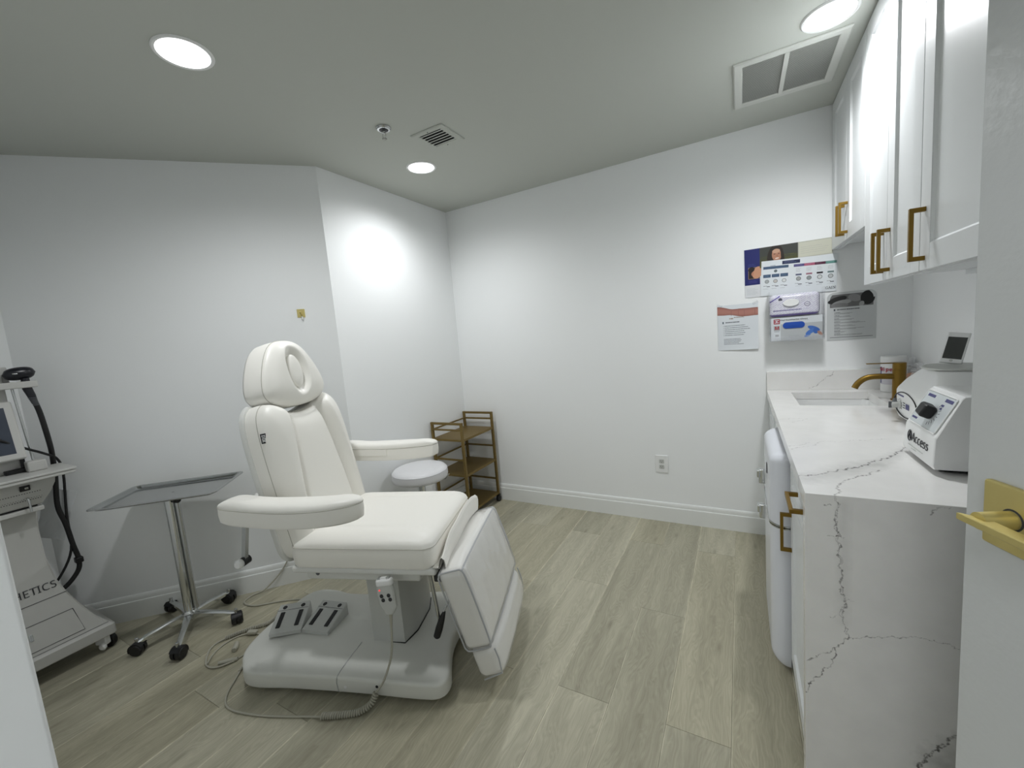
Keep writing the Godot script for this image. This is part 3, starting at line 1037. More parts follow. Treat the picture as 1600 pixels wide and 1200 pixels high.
func centrifuge() -> void:
	# low bench centrifuge: base box, sloping hood, round lid
	var t := thing("centrifuge", "white bench centrifuge with a round grey lid, farther of the two machines", "centrifuge", Vector3(0.643, 0.924, -1.935))
	var rings := []
	# [height, half depth x front, half width z, corner]
	for q in [[0.012, 0.100, 0.186, 0.03], [0.016, 0.108, 0.194, 0.035], [0.03, 0.113, 0.198, 0.035], [0.118, 0.115, 0.198, 0.035], [0.128, 0.112, 0.195, 0.035], [0.165, 0.096, 0.165, 0.04], [0.200, 0.078, 0.122, 0.05], [0.211, 0.07, 0.105, 0.055], [0.214, 0.06, 0.09, 0.05]]:
		var ring := PackedVector3Array()
		for p in rrect(q[1], q[2], q[3], 5):
			ring.append(Vector3(p.x, q[0], p.y))
		rings.append(ring)
	part("housing", mesh(loft(rings), 28), M.white, t)
	part("lid", mesh(lathe([Vector2(0.088, 0.2145), Vector2(0.091, 0.217), Vector2(0.091, 0.221), Vector2(0.086, 0.225), Vector2(0.03, 0.228), Vector2(0.001, 0.228)], 40)), M.plastic_grey, t)
	# oval printed border and dial on the front (-x)
	var el := []
	for p in ellipse(0.118, 0.046, 48):
		el.append(Vector3(-0.1155, 0.073 + p.y, -0.070 + p.x))
	el.append(el[0])
	part("oval_border", mesh(tube(el, 0.0022, 6)), M.black, t)
	var dial := part("dial", mesh(moved(lathe([Vector2(0.016, 0), Vector2(0.016, 0.004), Vector2(0.012, 0.006), Vector2(0.011, 0.024), Vector2(0.001, 0.026)], 20), rot(Vector3(0, 0, 1), 90))), M.plastic_grey, t, at(-0.115, 0.066, -0.125))
	part("pointer", mesh(bb(Vector3(-0.033, -0.012, -0.003), Vector3(-0.006, 0.012, 0.003), 0.001)), M.gasket, dial)
	for k in 9:
		var a := deg_to_rad(-130.0 + k * 32.0)
		part("tick", mesh(rb(Vector3(0.001, 0.004, 0.0014), 0.0003)), M.ink, t, Transform3D(Basis(Vector3.RIGHT, a), Vector3(-0.1153, 0.066 + 0.022 * cos(a), -0.125 + 0.022 * sin(a))))
	var FW := Basis(Vector3(0, 0, 1), Vector3(0, 1, 0), Vector3(-1, 0, 0))
	part("print", mesh(bb(Vector3(-0.1156, 0.1, -0.15), Vector3(-0.1148, 0.106, -0.085), 0.0002)), M.purple, t)
	for k in 3:
		part("print", mesh(bb(Vector3(-0.1156, 0.078 - k * 0.009, -0.092), Vector3(-0.1148, 0.081 - k * 0.009, -0.07), 0.0002)), M.ink, t)
	part("print", mesh(bb(Vector3(-0.1156, 0.06, -0.062), Vector3(-0.1148, 0.08, -0.03), 0.0002)), M.purple, t)
	# grey latch knob in front
	var kn := lathe([Vector2(0.012, 0), Vector2(0.014, 0.003), Vector2(0.014, 0.02), Vector2(0.010, 0.024), Vector2(0.001, 0.024)], 8)
	part("side_knob", mesh(moved(kn, rot(Vector3(0, 0, 1), 90)), 20), M.gasket, t, at(-0.098, 0.07, -0.178))
	for sx in [-1, 1]:
		for sz in [-1, 1]:
			part("foot", mesh(disc(0.014, 0.0125, 0.001, 16)), M.black, t, at(sx * 0.075, 0, sz * 0.15))
	# phone leaning on the lid
	var ph := thing("phone", "white smartphone leaning upright behind the round grey lid", "phone", Vector3(0.628, 1.1525, -1.955))
	ph.transform.basis = Basis.from_scale(Vector3.ONE * 0.88) * Basis(Vector3.UP, deg_to_rad(-24)) * Basis(Vector3.RIGHT, deg_to_rad(-24)) * Basis(Vector3(0, 0, 1), deg_to_rad(-8))
	part("shell", mesh(moved(rb(Vector3(0.062, 0.126, 0.009), 0.0035, 3), at(0, 0.0655, 0))), M.white, ph)
	part("screen", mesh(moved(rb(Vector3(0.053, 0.09, 0.0008), 0.0003), at(0, 0.064, 0.0045))), mat(rgb(70, 72, 70), 0.12), ph)
	part("home_button", mesh(moved(disc(0.005, 0.0006, 0.0001, 16), rot(Vector3.RIGHT, 90, Vector3(0, 0.0125, 0.0042)))), M.plastic_grey, ph)
	part("edge_band", mesh(moved(rb(Vector3(0.0632, 0.1272, 0.005), 0.002, 2), at(0, 0.0655, -0.0015))), M.steel, ph)

func mixer() -> void:
	var t := thing("mixer", "white mixer with a black square knob on a sloping panel, nearer of the two machines", "lab machine", Vector3(0.556, 0.924, -1.530))
	# side profile in x (towards -x is the front), y
	var zf := 0.114
	var rings := []
	var prof := [[-0.124, 0.014], [-0.127, 0.022], [-0.122, 0.092], [-0.119, 0.098], [-0.072, 0.196], [-0.066, 0.202], [0.10, 0.206], [0.112, 0.20], [0.118, 0.19], [0.12, 0.014]]
	for q in [[-1.0, 0.90], [-0.985, 0.96], [-0.95, 1.0], [0.95, 1.0], [0.985, 0.96], [1.0, 0.90]]:
		var ring := PackedVector3Array()
		for p in prof:
			var k: float = q[1]
			# upper part narrower than the foot
			var nar := lerpf(1.0, 0.87, clampf((p[1] - 0.02) / 0.18, 0.0, 1.0))
			ring.append(Vector3(p[0] * lerpf(1.0, k, 0.18), 0.014 + (p[1] - 0.014) * lerpf(1.0, k, 0.12), q[0] * zf * nar))
		rings.append(ring)
	var body := loft(rings, false)
	for e in [0, rings.size() - 1]:
		var pts := PackedVector2Array()
		for p in rings[e]:
			pts.append(Vector2(p.x, p.y))
		var tri := Geometry2D.triangulate_polygon(pts)
		for i in range(0, tri.size(), 3):
			var a: Vector3 = rings[e][tri[i]]
			var b: Vector3 = rings[e][tri[i + 1]]
			var c: Vector3 = rings[e][tri[i + 2]]
			if ((b - a).cross(c - a).z > 0.0) != (e != 0):
				var x := b
				b = c
				c = x
			body.append_array(PackedVector3Array([a, b, c]))
	part("housing", mesh(body, 35), M.white, t)
	part("foot_plate", mesh(bb(Vector3(-0.108, 0.004, -0.092), Vector3(0.11, 0.014, 0.092), 0.003)), M.dark, t)
	for sx in [-1, 1]:
		for sz in [-1, 1]:
			part("foot", mesh(disc(0.013, 0.005, 0.001, 16)), M.black, t, at(sx * 0.085, 0, sz * 0.07))
	# sloping panel
	var up := Vector3(0.048, 0.099, 0).normalized()
	var nn := Vector3(-up.y, up.x, 0)
	var B := Basis(Vector3(0, 0, 1), up, nn)
	var P := Transform3D(B, Vector3(-0.0955, 0.147, 0) + nn * 0.0005)
	var panel := part("control_panel", mesh(prism(rrect(0.090, 0.048, 0.008), 0.0022, 0.0006)), mat(rgb(204, 210, 212), 0.35), t, P)
	part("panel_rim", mesh(seam_ring(rrect(0.092, 0.050, 0.008), 0.0015, 1.0, 0.0018)), M.white, panel)
	part("knob", mesh(rb(Vector3(0.044, 0.036, 0.028), 0.007, 3)), M.black, panel, Transform3D(Basis(Vector3(0, 0, 1), deg_to_rad(-8)), Vector3(0.012, -0.004, 0.017)))
	for k in 9:
		var a := deg_to_rad(60.0 - k * 17.0)
		part("tick", mesh(rb(Vector3(0.010, 0.0012, 0.0006), 0.0002)), M.ink, panel, Transform3D(Basis(Vector3(0, 0, 1), a), Vector3(0.012 + 0.036 * cos(a), -0.006 + 0.030 * sin(a), 0.0024)))
	for q in [[-0.052, 0.037, 0.048, 0.008], [0.058, 0.038, 0.045, 0.009], [-0.066, -0.036, 0.036, 0.006], [0.040, 0.022, 0.014, 0.006], [0.040, 0.013, 0.012, 0.005]]:
		part("print", mesh(rb(Vector3(q[2], q[3], 0.0006), 0.0002)), M.purple, panel, at(q[0], q[1], 0.0023))
	part("print", mesh(rb(Vector3(0.012, 0.026, 0.0006), 0.0002)), M.purple, panel, at(-0.072, -0.006, 0.0023))
	# lower front with the name
	var up2 := Vector3(0.005, 0.07, 0).normalized()
	var n2 := Vector3(-up2.y, up2.x, 0)
	var L := Transform3D(Basis(Vector3(0, 0, 1), up2, n2), Vector3(-0.1248, 0.058, 0) + n2 * 0.0009)
	part("lettering", words("Access", 0.040, 0.0008), M.ink, t, L * Transform3D(Basis.from_scale(Vector3(1.0, 0.82, 1.0)), Vector3(0.016, 0.004, 0)))
	var el := []
	for p in ellipse(0.0135, 0.0155, 28):
		el.append(Vector3(p.x - 0.06, p.y + 0.004, 0.0))
	el.append(el[0])
	var emblem := tube(el, 0.0012, 6)
	emblem.append_array(tube([Vector3(-0.068, -0.006, 0), Vector3(-0.060, 0.016, 0), Vector3(-0.053, -0.006, 0)], 0.0011, 6))
	emblem.append_array(tube([Vector3(-0.0675, 0.0, 0), Vector3(-0.060, 0.004, 0), Vector3(-0.053, 0.0, 0)], 0.0008, 6))
	part("emblem", mesh(emblem), M.ink, t, L)
	part("print", mesh(rb(Vector3(0.11, 0.002, 0.0005), 0.0001)), M.plastic_grey, t, L * at(-0.01, -0.022, 0))
	part("print", mesh(rb(Vector3(0.035, 0.002, 0.0005), 0.0001)), M.plastic_grey, t, L * at(-0.02, -0.029, 0))
	# cup on top
	part("cup", mesh(moved(ring_mesh(0.036, 0.026, 0.006), at(0.04, 0.204, 0.03))), M.plastic_grey, t)
	part("cup_pad", mesh(disc(0.026, 0.003, 0.0005)), M.gasket, t, at(0.04, 0.2035, 0.03))

func wall_things() -> void:
	var Z := BZ + 0.001
	# poster with the blue panel
	var im := Image.create(840, 560, false, Image.FORMAT_RGB8)
	im.fill(Color(0.86, 0.87, 0.88))
	pr(im, 0, 0, 156, 415, Color(0.10, 0.13, 0.40))
	for k in 5:
		plines(im, 36, 175 + k * 16, 95, 1, 10, 3, Color(0.35, 0.38, 0.62))
	plines(im, 40, 365, 100, 3, 11, 3, Color(0.35, 0.30, 0.62))
	pr(im, 38, 212, 118, 132, Color(0.75, 0.62, 0.35))
	pr(im, 41, 215, 115, 126, Color(0.16, 0.12, 0.11))
	pe(im, 130, 275, 52, 75, Color(0.78, 0.58, 0.46), 20)
	pe(im, 80, 285, 12, 22, Color(0.72, 0.50, 0.40), 10)
	pe(im, 70, 235, 35, 30, Color(0.13, 0.10, 0.09), -30)
	plines(im, 20, 455, 120, 6, 14, 3, Color(0.68, 0.71, 0.73))
	# outdoor portrait, a plain stand-in
	for y in 230:
		var k := y / 230.0
		pr(im, 156, y, 370, 1, Color(0.24, 0.25, 0.23).lerp(Color(0.34, 0.35, 0.16), smoothstep(0.35, 0.9, k)))
	for k in 30:
		pr(im, 160 + rng.randf() * 340, 110 + rng.randf() * 110, 60, 3, Color(0.30 + rng.randf() * 0.14, 0.32 + rng.randf() * 0.1, 0.16))
	pe(im, 308, 130, 82, 150, Color(0.15, 0.11, 0.09), 6)
	pe(im, 322, 105, 48, 74, Color(0.70, 0.50, 0.40), -6)
	pe(im, 318, 60, 40, 24, Color(0.78, 0.62, 0.52), -6)
	pe(im, 303, 92, 10, 4, Color(0.16, 0.10, 0.09), 0)
	pe(im, 345, 92, 10, 4, Color(0.16, 0.10, 0.09), 0)
	pe(im, 328, 112, 6, 12, Color(0.62, 0.42, 0.34), 0)
	pe(im, 326, 142, 20, 7, Color(0.92, 0.86, 0.82), -6)
	pe(im, 380, 130, 16, 100, Color(0.15, 0.11, 0.09), -6)
	pr(im, 526, 0, 314, 175, Color(0.72, 0.72, 0.66))
	pr(im, 534, 10, 296, 155, Color(0.80, 0.80, 0.74))
	for k in 4:
		plines(im, 550, 60 + k * 22, 260, 1, 10, 2, Color(0.62, 0.63, 0.62))
	var t := thing("poster", "landscape notice with a navy left panel and a smiling portrait, topmost on the wall", "poster", Vector3(0.240, 1.622, Z))
	part("sheet", sheet(0.42, 0.28), picture(im, 0.35), t, at(0, 0, 0.001))
	# chart
	im = Image.create(714, 400, false, Image.FORMAT_RGB8)
	im.fill(Color(0.88, 0.90, 0.91))
	var navy := Color(0.12, 0.15, 0.30)
	var slate := Color(0.26, 0.35, 0.46)
	pr(im, 205, 18, 168, 38, navy)
	plines(im, 225, 28, 130, 2, 12, 3, Color(0.5, 0.55, 0.7))
	pr(im, 20, 66, 246, 30, slate)
	plines(im, 90, 56, 60, 1, 10, 5, slate)
	pe(im, 142, 122, 17, 17, Color(0.40, 0.44, 0.46))
	for k in 3:
		var x := 22.0 + k * 84.0
		pr(im, x, 156, 74, 36, slate)
		plines(im, x + 12, 170, 50, 1, 10, 4, Color(0.45, 0.53, 0.62))
		pe(im, x + 37, 236, 22, 22, Color(0.40, 0.42, 0.42))
		pe(im, x + 37, 236, 18, 18, [Color(0.66, 0.68, 0.68), Color(0.78, 0.76, 0.74), Color(0.86, 0.87, 0.87)][k])
		plines(im, x + 4, 284, 40, 1, 8, 5, Color(0.35, 0.36, 0.38))
		pr(im, x + 38, 290, 30, 9, Color(0.42, 0.44, 0.46))
		plines(im, x, 318, 70, 1, 8, 3, Color(0.6, 0.62, 0.63))
	var cols := [Color(0.32, 0.30, 0.50), Color(0.68, 0.36, 0.46), Color(0.34, 0.14, 0.24), Color(0.36, 0.55, 0.52)]
	for k in 4:
		var x := 316.0 + k * 97.0
		pr(im, x, 70, 97, 28, cols[k])
		plines(im, x + 10, 80, 70, 1, 10, 4, cols[k].lightened(0.3))
		plines(im, x + 22, 118, 50, 5, 9, 3, Color(0.72, 0.72, 0.73))
		pr(im, x + 20, 178, 56, 18, [Color(0.33, 0.36, 0.46), Color(0.62, 0.42, 0.48), Color(0.16, 0.15, 0.17), Color(0.42, 0.50, 0.50)][k])
		pe(im, x + 48, 232, 24, 24, Color(0.38, 0.40, 0.40))
		pe(im, x + 48, 232, 19, 19, [Color(0.66, 0.67, 0.66), Color(0.58, 0.60, 0.60), Color(0.84, 0.85, 0.85), Color(0.76, 0.77, 0.77)][k])
		plines(im, x + 18, 282, 40, 1, 8, 5, Color(0.35, 0.36, 0.38))
		pr(im, x + 46, 290, 34, 9, Color(0.32, 0.34, 0.36))
		plines(im, x + 22, 312, 55, 1, 8, 3, Color(0.62, 0.64, 0.65))
	t = thing("chart", "white product chart with coloured bars and rows of grey circles, overlapping the navy poster", "poster", Vector3(0.2915, 1.577, Z + 0.003))
	t.rotation.z = deg_to_rad(-2.0)
	part("sheet", sheet(0.357, 0.20), picture(im, 0.4), t, at(0, 0, 0.001))
	part("lettering", words("GAIN", 0.0185, 0.0006, false, "Droid Serif"), M.ink, t, at(0.151, -0.080, 0.0022))
	# sheet with the forearm picture
	im = Image.create(434, 552, false, Image.FORMAT_RGB8)
	im.fill(Color(0.87, 0.89, 0.905))
	for x in range(0, 434):
		var u := x / 434.0
		var c := lerpf(66.0, 108.0, smoothstep(0.0, 0.8, u)) + 6.0 * sin(u * 5.0)
		var hw := lerpf(52.0, 46.0, u) - 14.0 * exp(-pow((u - 0.35) / 0.16, 2.0))
		for y in range(int(c - hw), int(c + hw)):
			var v := (y - c) / hw
			im.set_pixel(x, maxi(0, y), Color(0.70, 0.49, 0.44).lerp(Color(0.55, 0.36, 0.33), pow(absf(v), 3.0)))
	for x in [150, 225, 290, 400]:
		pr(im, x, 74, 3, 62, Color(0.55, 0.38, 0.36))
	plines(im, 180, 150, 110, 2, 7, 5, Color(0.50, 0.42, 0.34))
	plines(im, 130, 158, 50, 1, 8, 18, Color(0.62, 0.52, 0.46))
	plines(im, 88, 206, 210, 1, 10, 12, Color(0.25, 0.29, 0.32))
	pr(im, 54, 200, 14, 26, Color(0.30, 0.36, 0.40))
	for k in 6:
		pr(im, 62, 252 + k * 23, 6, 5, Color(0.4, 0.43, 0.45))
		plines(im, 76, 250 + k * 23, 280, 1, 10, 8, Color(0.42, 0.45, 0.47))
	plines(im, 66, 412, 230, 5, 16, 7, Color(0.45, 0.47, 0.5))
	t = thing("notice", "white notice with a forearm photograph, left of the glove box holder", "notice", Vector3(-0.013, 1.313, Z))
	part("sheet", sheet(0.217, 0.276, 0.0012, func(p): return p + Vector3(0, 0, 0.010 * pow(clampf(-p.y / 0.138, 0.0, 1.0), 3.0) * clampf(0.5 + p.x * 6.0, 0.0, 1.0))), picture(im, 0.35), t, at(0, 0, 0.001))
	for s in [-1, 1]:
		part("tape", mesh(moved(rb(Vector3(0.03, 0.012, 0.0005), 0.0002), rot(Vector3(0, 0, 1), 25.0 * s))), M.film, t, at(s * 0.095, 0.138, 0.0022))
	# sheet with the grey photograph
	im = Image.create(424, 520, false, Image.FORMAT_RGB8)
	im.fill(Color(0.80, 0.815, 0.815))
	pr(im, 26, 24, 372, 138, Color(0.42, 0.42, 0.42))
	pe(im, 90, 80, 90, 34, Color(0.16, 0.16, 0.16), -16)
	pe(im, 130, 112, 90, 28, Color(0.62, 0.62, 0.62), -10)
	pe(im, 110, 140, 80, 26, Color(0.52, 0.52, 0.52), 0)
	pe(im, 240, 70, 60, 40, Color(0.55, 0.55, 0.55), 20)
	pe(im, 350, 80, 62, 76, Color(0.06, 0.06, 0.06), 0)
	pe(im, 300, 140, 22, 30, Color(0.64, 0.64, 0.64), 20)
	pr(im, 0, 162, 424, 20, Color(0.80, 0.815, 0.815))
	for c in [[0, 1], [424, -1]]:
		for y in 80:
			pr(im, 0 if c[1] > 0 else 398 - int(pow(1.0 - y / 80.0, 2.0) * 44.0), y, 26 + pow(1.0 - y / 80.0, 2.0) * 44.0, 1, Color(0.80, 0.815, 0.815))
	pr(im, 60, 178, 14, 22, Color(0.3, 0.33, 0.35))
	plines(im, 90, 182, 240, 1, 10, 11, Color(0.22, 0.24, 0.26))
	for k in 8:
		plines(im, 66, 216 + k * 33, 60, 1, 8, 6, Color(0.33, 0.34, 0.36))
		plines(im, 66, 226 + k * 33, [180, 170, 180, 270, 200, 260, 110, 280][k], 2, 8, 4, Color(0.48, 0.49, 0.5))
	pr(im, 26, 486, 370, 5, Color(0.35, 0.36, 0.37))
	t = thing("notice", "white notice topped by a grey photograph, right of the glove box holder", "notice", Vector3(0.531, 1.330, Z))
	part("sheet", mesh(moved(prism(rounded_top(0.212, 0.262, 0.03), 0.0012), at(0, 0, 0)), 30, func(p, _n): return Vector2(p.x / 0.212 + 0.5, 0.5 - p.y / 0.262)), picture(im, 0.45), t)
	# clear holder with the wipes and the gloves
	t = thing("wall_holder", "clear acrylic two-tier holder on the back wall", "holder", Vector3(0.274, 1.216, BZ))
	part("back_plate", mesh(bb(Vector3(-0.128, 0, 0.0005), Vector3(0.128, 0.30, 0.0035), 0.001)), M.acrylic, t)
	part("bottom_plate", mesh(bb(Vector3(-0.128, 0.0, 0.004), Vector3(0.128, 0.003, 0.104), 0.001)), M.acrylic, t)
	part("shelf_plate", mesh(bb(Vector3(-0.124, 0.136, 0.004), Vector3(0.124, 0.1385, 0.1), 0.001)), M.acrylic, t)
	for s in [-1, 1]:
		part("side_plate", mesh(moved(rb(Vector3(0.003, 0.28, 0.1), 0.001), at(s * 0.1265, 0.143, 0.054))), M.acrylic, t)
	part("front_lip", mesh(bb(Vector3(-0.128, 0.0, 0.101), Vector3(0.128, 0.028, 0.104), 0.001)), M.acrylic, t)
	# gloves
	im = Image.create(480, 256, false, Image.FORMAT_RGB8)
	im.fill(Color(0.84, 0.86, 0.875))
	pr(im, 92, 72, 388, 184, Color(0.72, 0.735, 0.745))
	pr(im, 26, 14, 60, 54, Color(0.62, 0.20, 0.24))
	pr(im, 34, 24, 44, 8, Color(0.84, 0.86, 0.875))
	pr(im, 34, 48, 44, 8, Color(0.84, 0.86, 0.875))
	pr(im, 50, 24, 10, 32, Color(0.84, 0.86, 0.875))
	pr(im, 26, 88, 60, 54, Color(0.66, 0.68, 0.69))
	pr(im, 30, 150, 50, 4, Color(0.4, 0.4, 0.42))
	pr(im, 40, 185, 34, 24, Color(0.68, 0.69, 0.70))
	plines(im, 210, 40, 180, 1, 10, 3, Color(0.6, 0.62, 0.64))
	pe(im, 400, 140, 62, 24, Color(0.26, 0.42, 0.72), 25)
	pe(im, 370, 172, 55, 22, Color(0.30, 0.47, 0.76), -35)
	pe(im, 420, 165, 28, 34, Color(0.24, 0.40, 0.70), 0)
	pe(im, 342, 212, 32, 14, Color(0.30, 0.47, 0.76), -25)
	pe(im, 455, 195, 34, 16, Color(0.66, 0.50, 0.44), 50)
	plines(im, 170, 205, 130, 2, 12, 4, Color(0.62, 0.63, 0.64))
	var gl := thing("glove_box", "box of blue examination gloves in the lower tier of the clear holder", "glove box", Vector3(0.274, 1.2195, BZ + 0.008))
	var gm := rb(Vector3(0.238, 0.129, 0.088), 0.0015)
	part("carton", mesh(moved(gm, at(0, 0.0648, 0.044)), 20, func(p, n): return Vector2(p.x / 0.238 + 0.5, 1.0 - p.y / 0.129) if n.z > 0.5 else Vector2(0.01, 0.01)), picture(im, 0.45), gl)
	var slot := []
	for p in rrect(0.051, 0.0175, 0.0174, 8):
		slot.append(p)
	part("gloves", mesh(puff(slot, inner_rows(5), func(x, y, r): return 0.0025 + 0.002 * (1.0 - r) + 0.0006 * sin(x * 210.0 + y * 90.0) * (1.0 - r), [[1.0, -0.001]])), mat(rgb(24, 74, 168), 0.5), gl, at(-0.012, 0.084, 0.0882))
	part("slot_rim", mesh(seam_ring(slot, 0.0006, 1.0, 0.0009)), M.piping, gl, at(-0.012, 0.084, 0.0882))
	part("lettering", words("M", 0.026, 0.0005, true), M.red, gl, at(-0.091, 0.072, 0.0884))
	part("lettering", words("Vinyl Examination Gloves", 0.0105, 0.0005, true), M.ink, gl, at(-0.012, 0.115, 0.0884))
	# wipes pack
	im = Image.create(470, 250, false, Image.FORMAT_RGB8)
	im.fill(Color(0.86, 0.86, 0.90))
	for k in 26:
		for j in 40:
			var x := k * 30.0 - 240.0 + j * 9.0
			var y := 250.0 - j * 7.0
			if rng.randf() < 0.72:
				pr(im, x, y, 8, 4, Color(0.62, 0.56, 0.74) if rng.randf() < 0.7 else Color(0.70, 0.66, 0.78))
	pr(im, 0, 226, 470, 24, Color(0.46, 0.40, 0.60))
	pr(im, 34, 176, 320, 16, Color(0.80, 0.80, 0.86))
	plines(im, 38, 178, 310, 1, 8, 11, Color(0.36, 0.32, 0.52))
	for j in 12:
		pr(im, 6 + j * 8, 70 - j * 5, 7, 16, Color(0.36, 0.30, 0.62))
	pe(im, 104, 56, 18, 16, Color(0.30, 0.30, 0.36))
	pr(im, 86, 56, 36, 16, Color(0.30, 0.30, 0.36))
	pe(im, 352, 130, 28, 26, Color(0.38, 0.36, 0.46))
	pe(im, 352, 130, 23, 21, Color(0.84, 0.84, 0.88))
	pr(im, 338, 128, 28, 5, Color(0.38, 0.36, 0.46))
	var wp := thing("wipes_pack", "lilac-printed soft pack of wipes in the upper tier of the clear holder", "wipes", Vector3(0.267, 1.3555, BZ + 0.008))
	var wr := FastNoiseLite.new()
	wr.seed = 21
	wr.frequency = 16.0
	var pk := rb(Vector3(0.236, 0.124, 0.07), 0.024, 4, 10, func(p): return p * Vector3(1.0, 1.0, 1.0) + Vector3(0, 0, 1) * (0.004 * wr.get_noise_3d(p.x, p.y, p.z) + (-0.012 * pow(absf(p.x) / 0.118, 4.0) * signf(p.z))))
	part("pack", mesh(moved(pk, at(0, 0.062, 0.042)), 60, func(p, n): return Vector2(p.x / 0.236 + 0.5, 1.0 - p.y / 0.124)), picture(im, 0.22), wp)
	var lid := []
	for p in ellipse(0.038, 0.021, 12):
		lid.append(p)
	part("flap", mesh(prism(ring_v2(lid), 0.006, 0.0015)), M.white, wp, at(-0.016, 0.073, 0.0775))
	# outlet
	t = thing("outlet", "white double electrical outlet low on the back wall", "outlet", Vector3(-0.491, 0.412, BZ))
	part("plate", mesh(prism(rrect(0.042, 0.061, 0.004), 0.006, 0.002)), M.white, t)
	for s in [-1, 1]:
		var rc := part("receptacle", mesh(prism(rrect(0.0165, 0.0145, 0.006), 0.0018, 0.0005)), M.plastic_grey, t, at(0, s * 0.0195, 0.006))
		for q in [[-0.006, 0.003, 0.0024, 0.008], [0.006, 0.003, 0.002, 0.0065], [0.0, -0.007, 0.004, 0.004]]:
			part("slot", mesh(rb(Vector3(q[2], q[3], 0.001), 0.0003)), M.black, rc, at(q[0], q[1], 0.0018))
	# hook
	var nw := Vector3(0.7257, 0, 0.688)
	t = thing("wall_hook", "small square brass hook on the slanting wall above the treatment chair", "hook", Vector3(-2.244, 1.612, -1.549))
	t.transform.basis = Basis(Vector3.UP.cross(nw).normalized(), Vector3.UP, nw.normalized())
	part("plate", mesh(prism(rrect(0.021, 0.024, 0.002), 0.004, 0.001)), M.gold_pale, t)
	part("peg", mesh(tube([Vector3(0, -0.004, 0.003), Vector3(0, -0.005, 0.018), Vector3(0, -0.001, 0.026), Vector3(0, 0.006, 0.028)], [0.005, 0.0045, 0.0045, 0.006], 10)), M.gold_pale, t)
	part("hook_drop", mesh(tube([Vector3(0.003, -0.02, 0.003), Vector3(0.004, -0.030, 0.008), Vector3(0.004, -0.038, 0.012)], 0.005, 8)), M.plastic_grey, t)

func ring_v2(a: Array) -> Array:
	return a

func rounded_top(w: float, h: float, r: float) -> Array:
	var o := [Vector2(-w / 2, -h / 2), Vector2(w / 2, -h / 2)]
	for i in 7:
		var a := PI / 2 * i / 6.0
		o.append(Vector2(w / 2 - r + r * cos(a), h / 2 - r + r * sin(a)))
	for i in 7:
		var a := PI / 2 + PI / 2 * i / 6.0
		o.append(Vector2(-w / 2 + r + r * cos(a), h / 2 - r + r * sin(a)))
	return o

func the_door() -> void:
	var t := thing("door_1", "pale grey open door with a brass lever at the right edge of the view", "door", Vector3(0.306, 0, -0.878))
	t.set_meta("kind", "structure")
	t.transform.basis = Basis(Vector3(0.358, 0, 0.934).normalized(), Vector3.UP, Vector3(-0.934, 0, 0.358).normalized())
	part("leaf", mesh(bb(Vector3(0, 0.008, -0.044), Vector3(0.895, 2.10, 0), 0.002, 2)), M.door, t)
	var hd := part("handle", mesh(moved(prism(rrect(0.042, 0.048, 0.004), 0.009, 0.0018), at(0.078, 1.058, 0))), M.gold_pale, t)
	part("spindle", mesh(moved(lathe([Vector2(0.0135, 0), Vector2(0.0135, 0.001), Vector2(0.0128, 0.0015), Vector2(0.0122, 0.042)], 28), rot(Vector3.RIGHT, 90, Vector3(0.078, 1.060, 0.0085)))), M.gold_pale, hd)
	part("collar", mesh(moved(ring_mesh(0.0155, 0.0128, 0.0012, 28), rot(Vector3.RIGHT, 90, Vector3(0.078, 1.060, 0.009)))), M.dark, hd)
	part("set_screw", mesh(moved(disc(0.002, 0.001, 0.0002, 10), Transform3D(Basis(Vector3(0, 0, 1), PI), Vector3(0.078, 1.0495, 0.026)))), M.black, hd)
	# lever: flat bar, mitred at its short end
	var lv := prism([Vector2(0.057, 0.060), Vector2(0.084, 0.040), Vector2(0.19, 0.040), Vector2(0.196, 0.044), Vector2(0.196, 0.057), Vector2(0.19, 0.060)], 0.011, 0.0012)
	part("lever", mesh(moved(lv, Transform3D(Basis(Vector3(1, 0, 0), Vector3(0, 0, 1), Vector3(0, -1, 0)), Vector3(0, 1.0645, 0))), 25), M.gold_pale, hd)

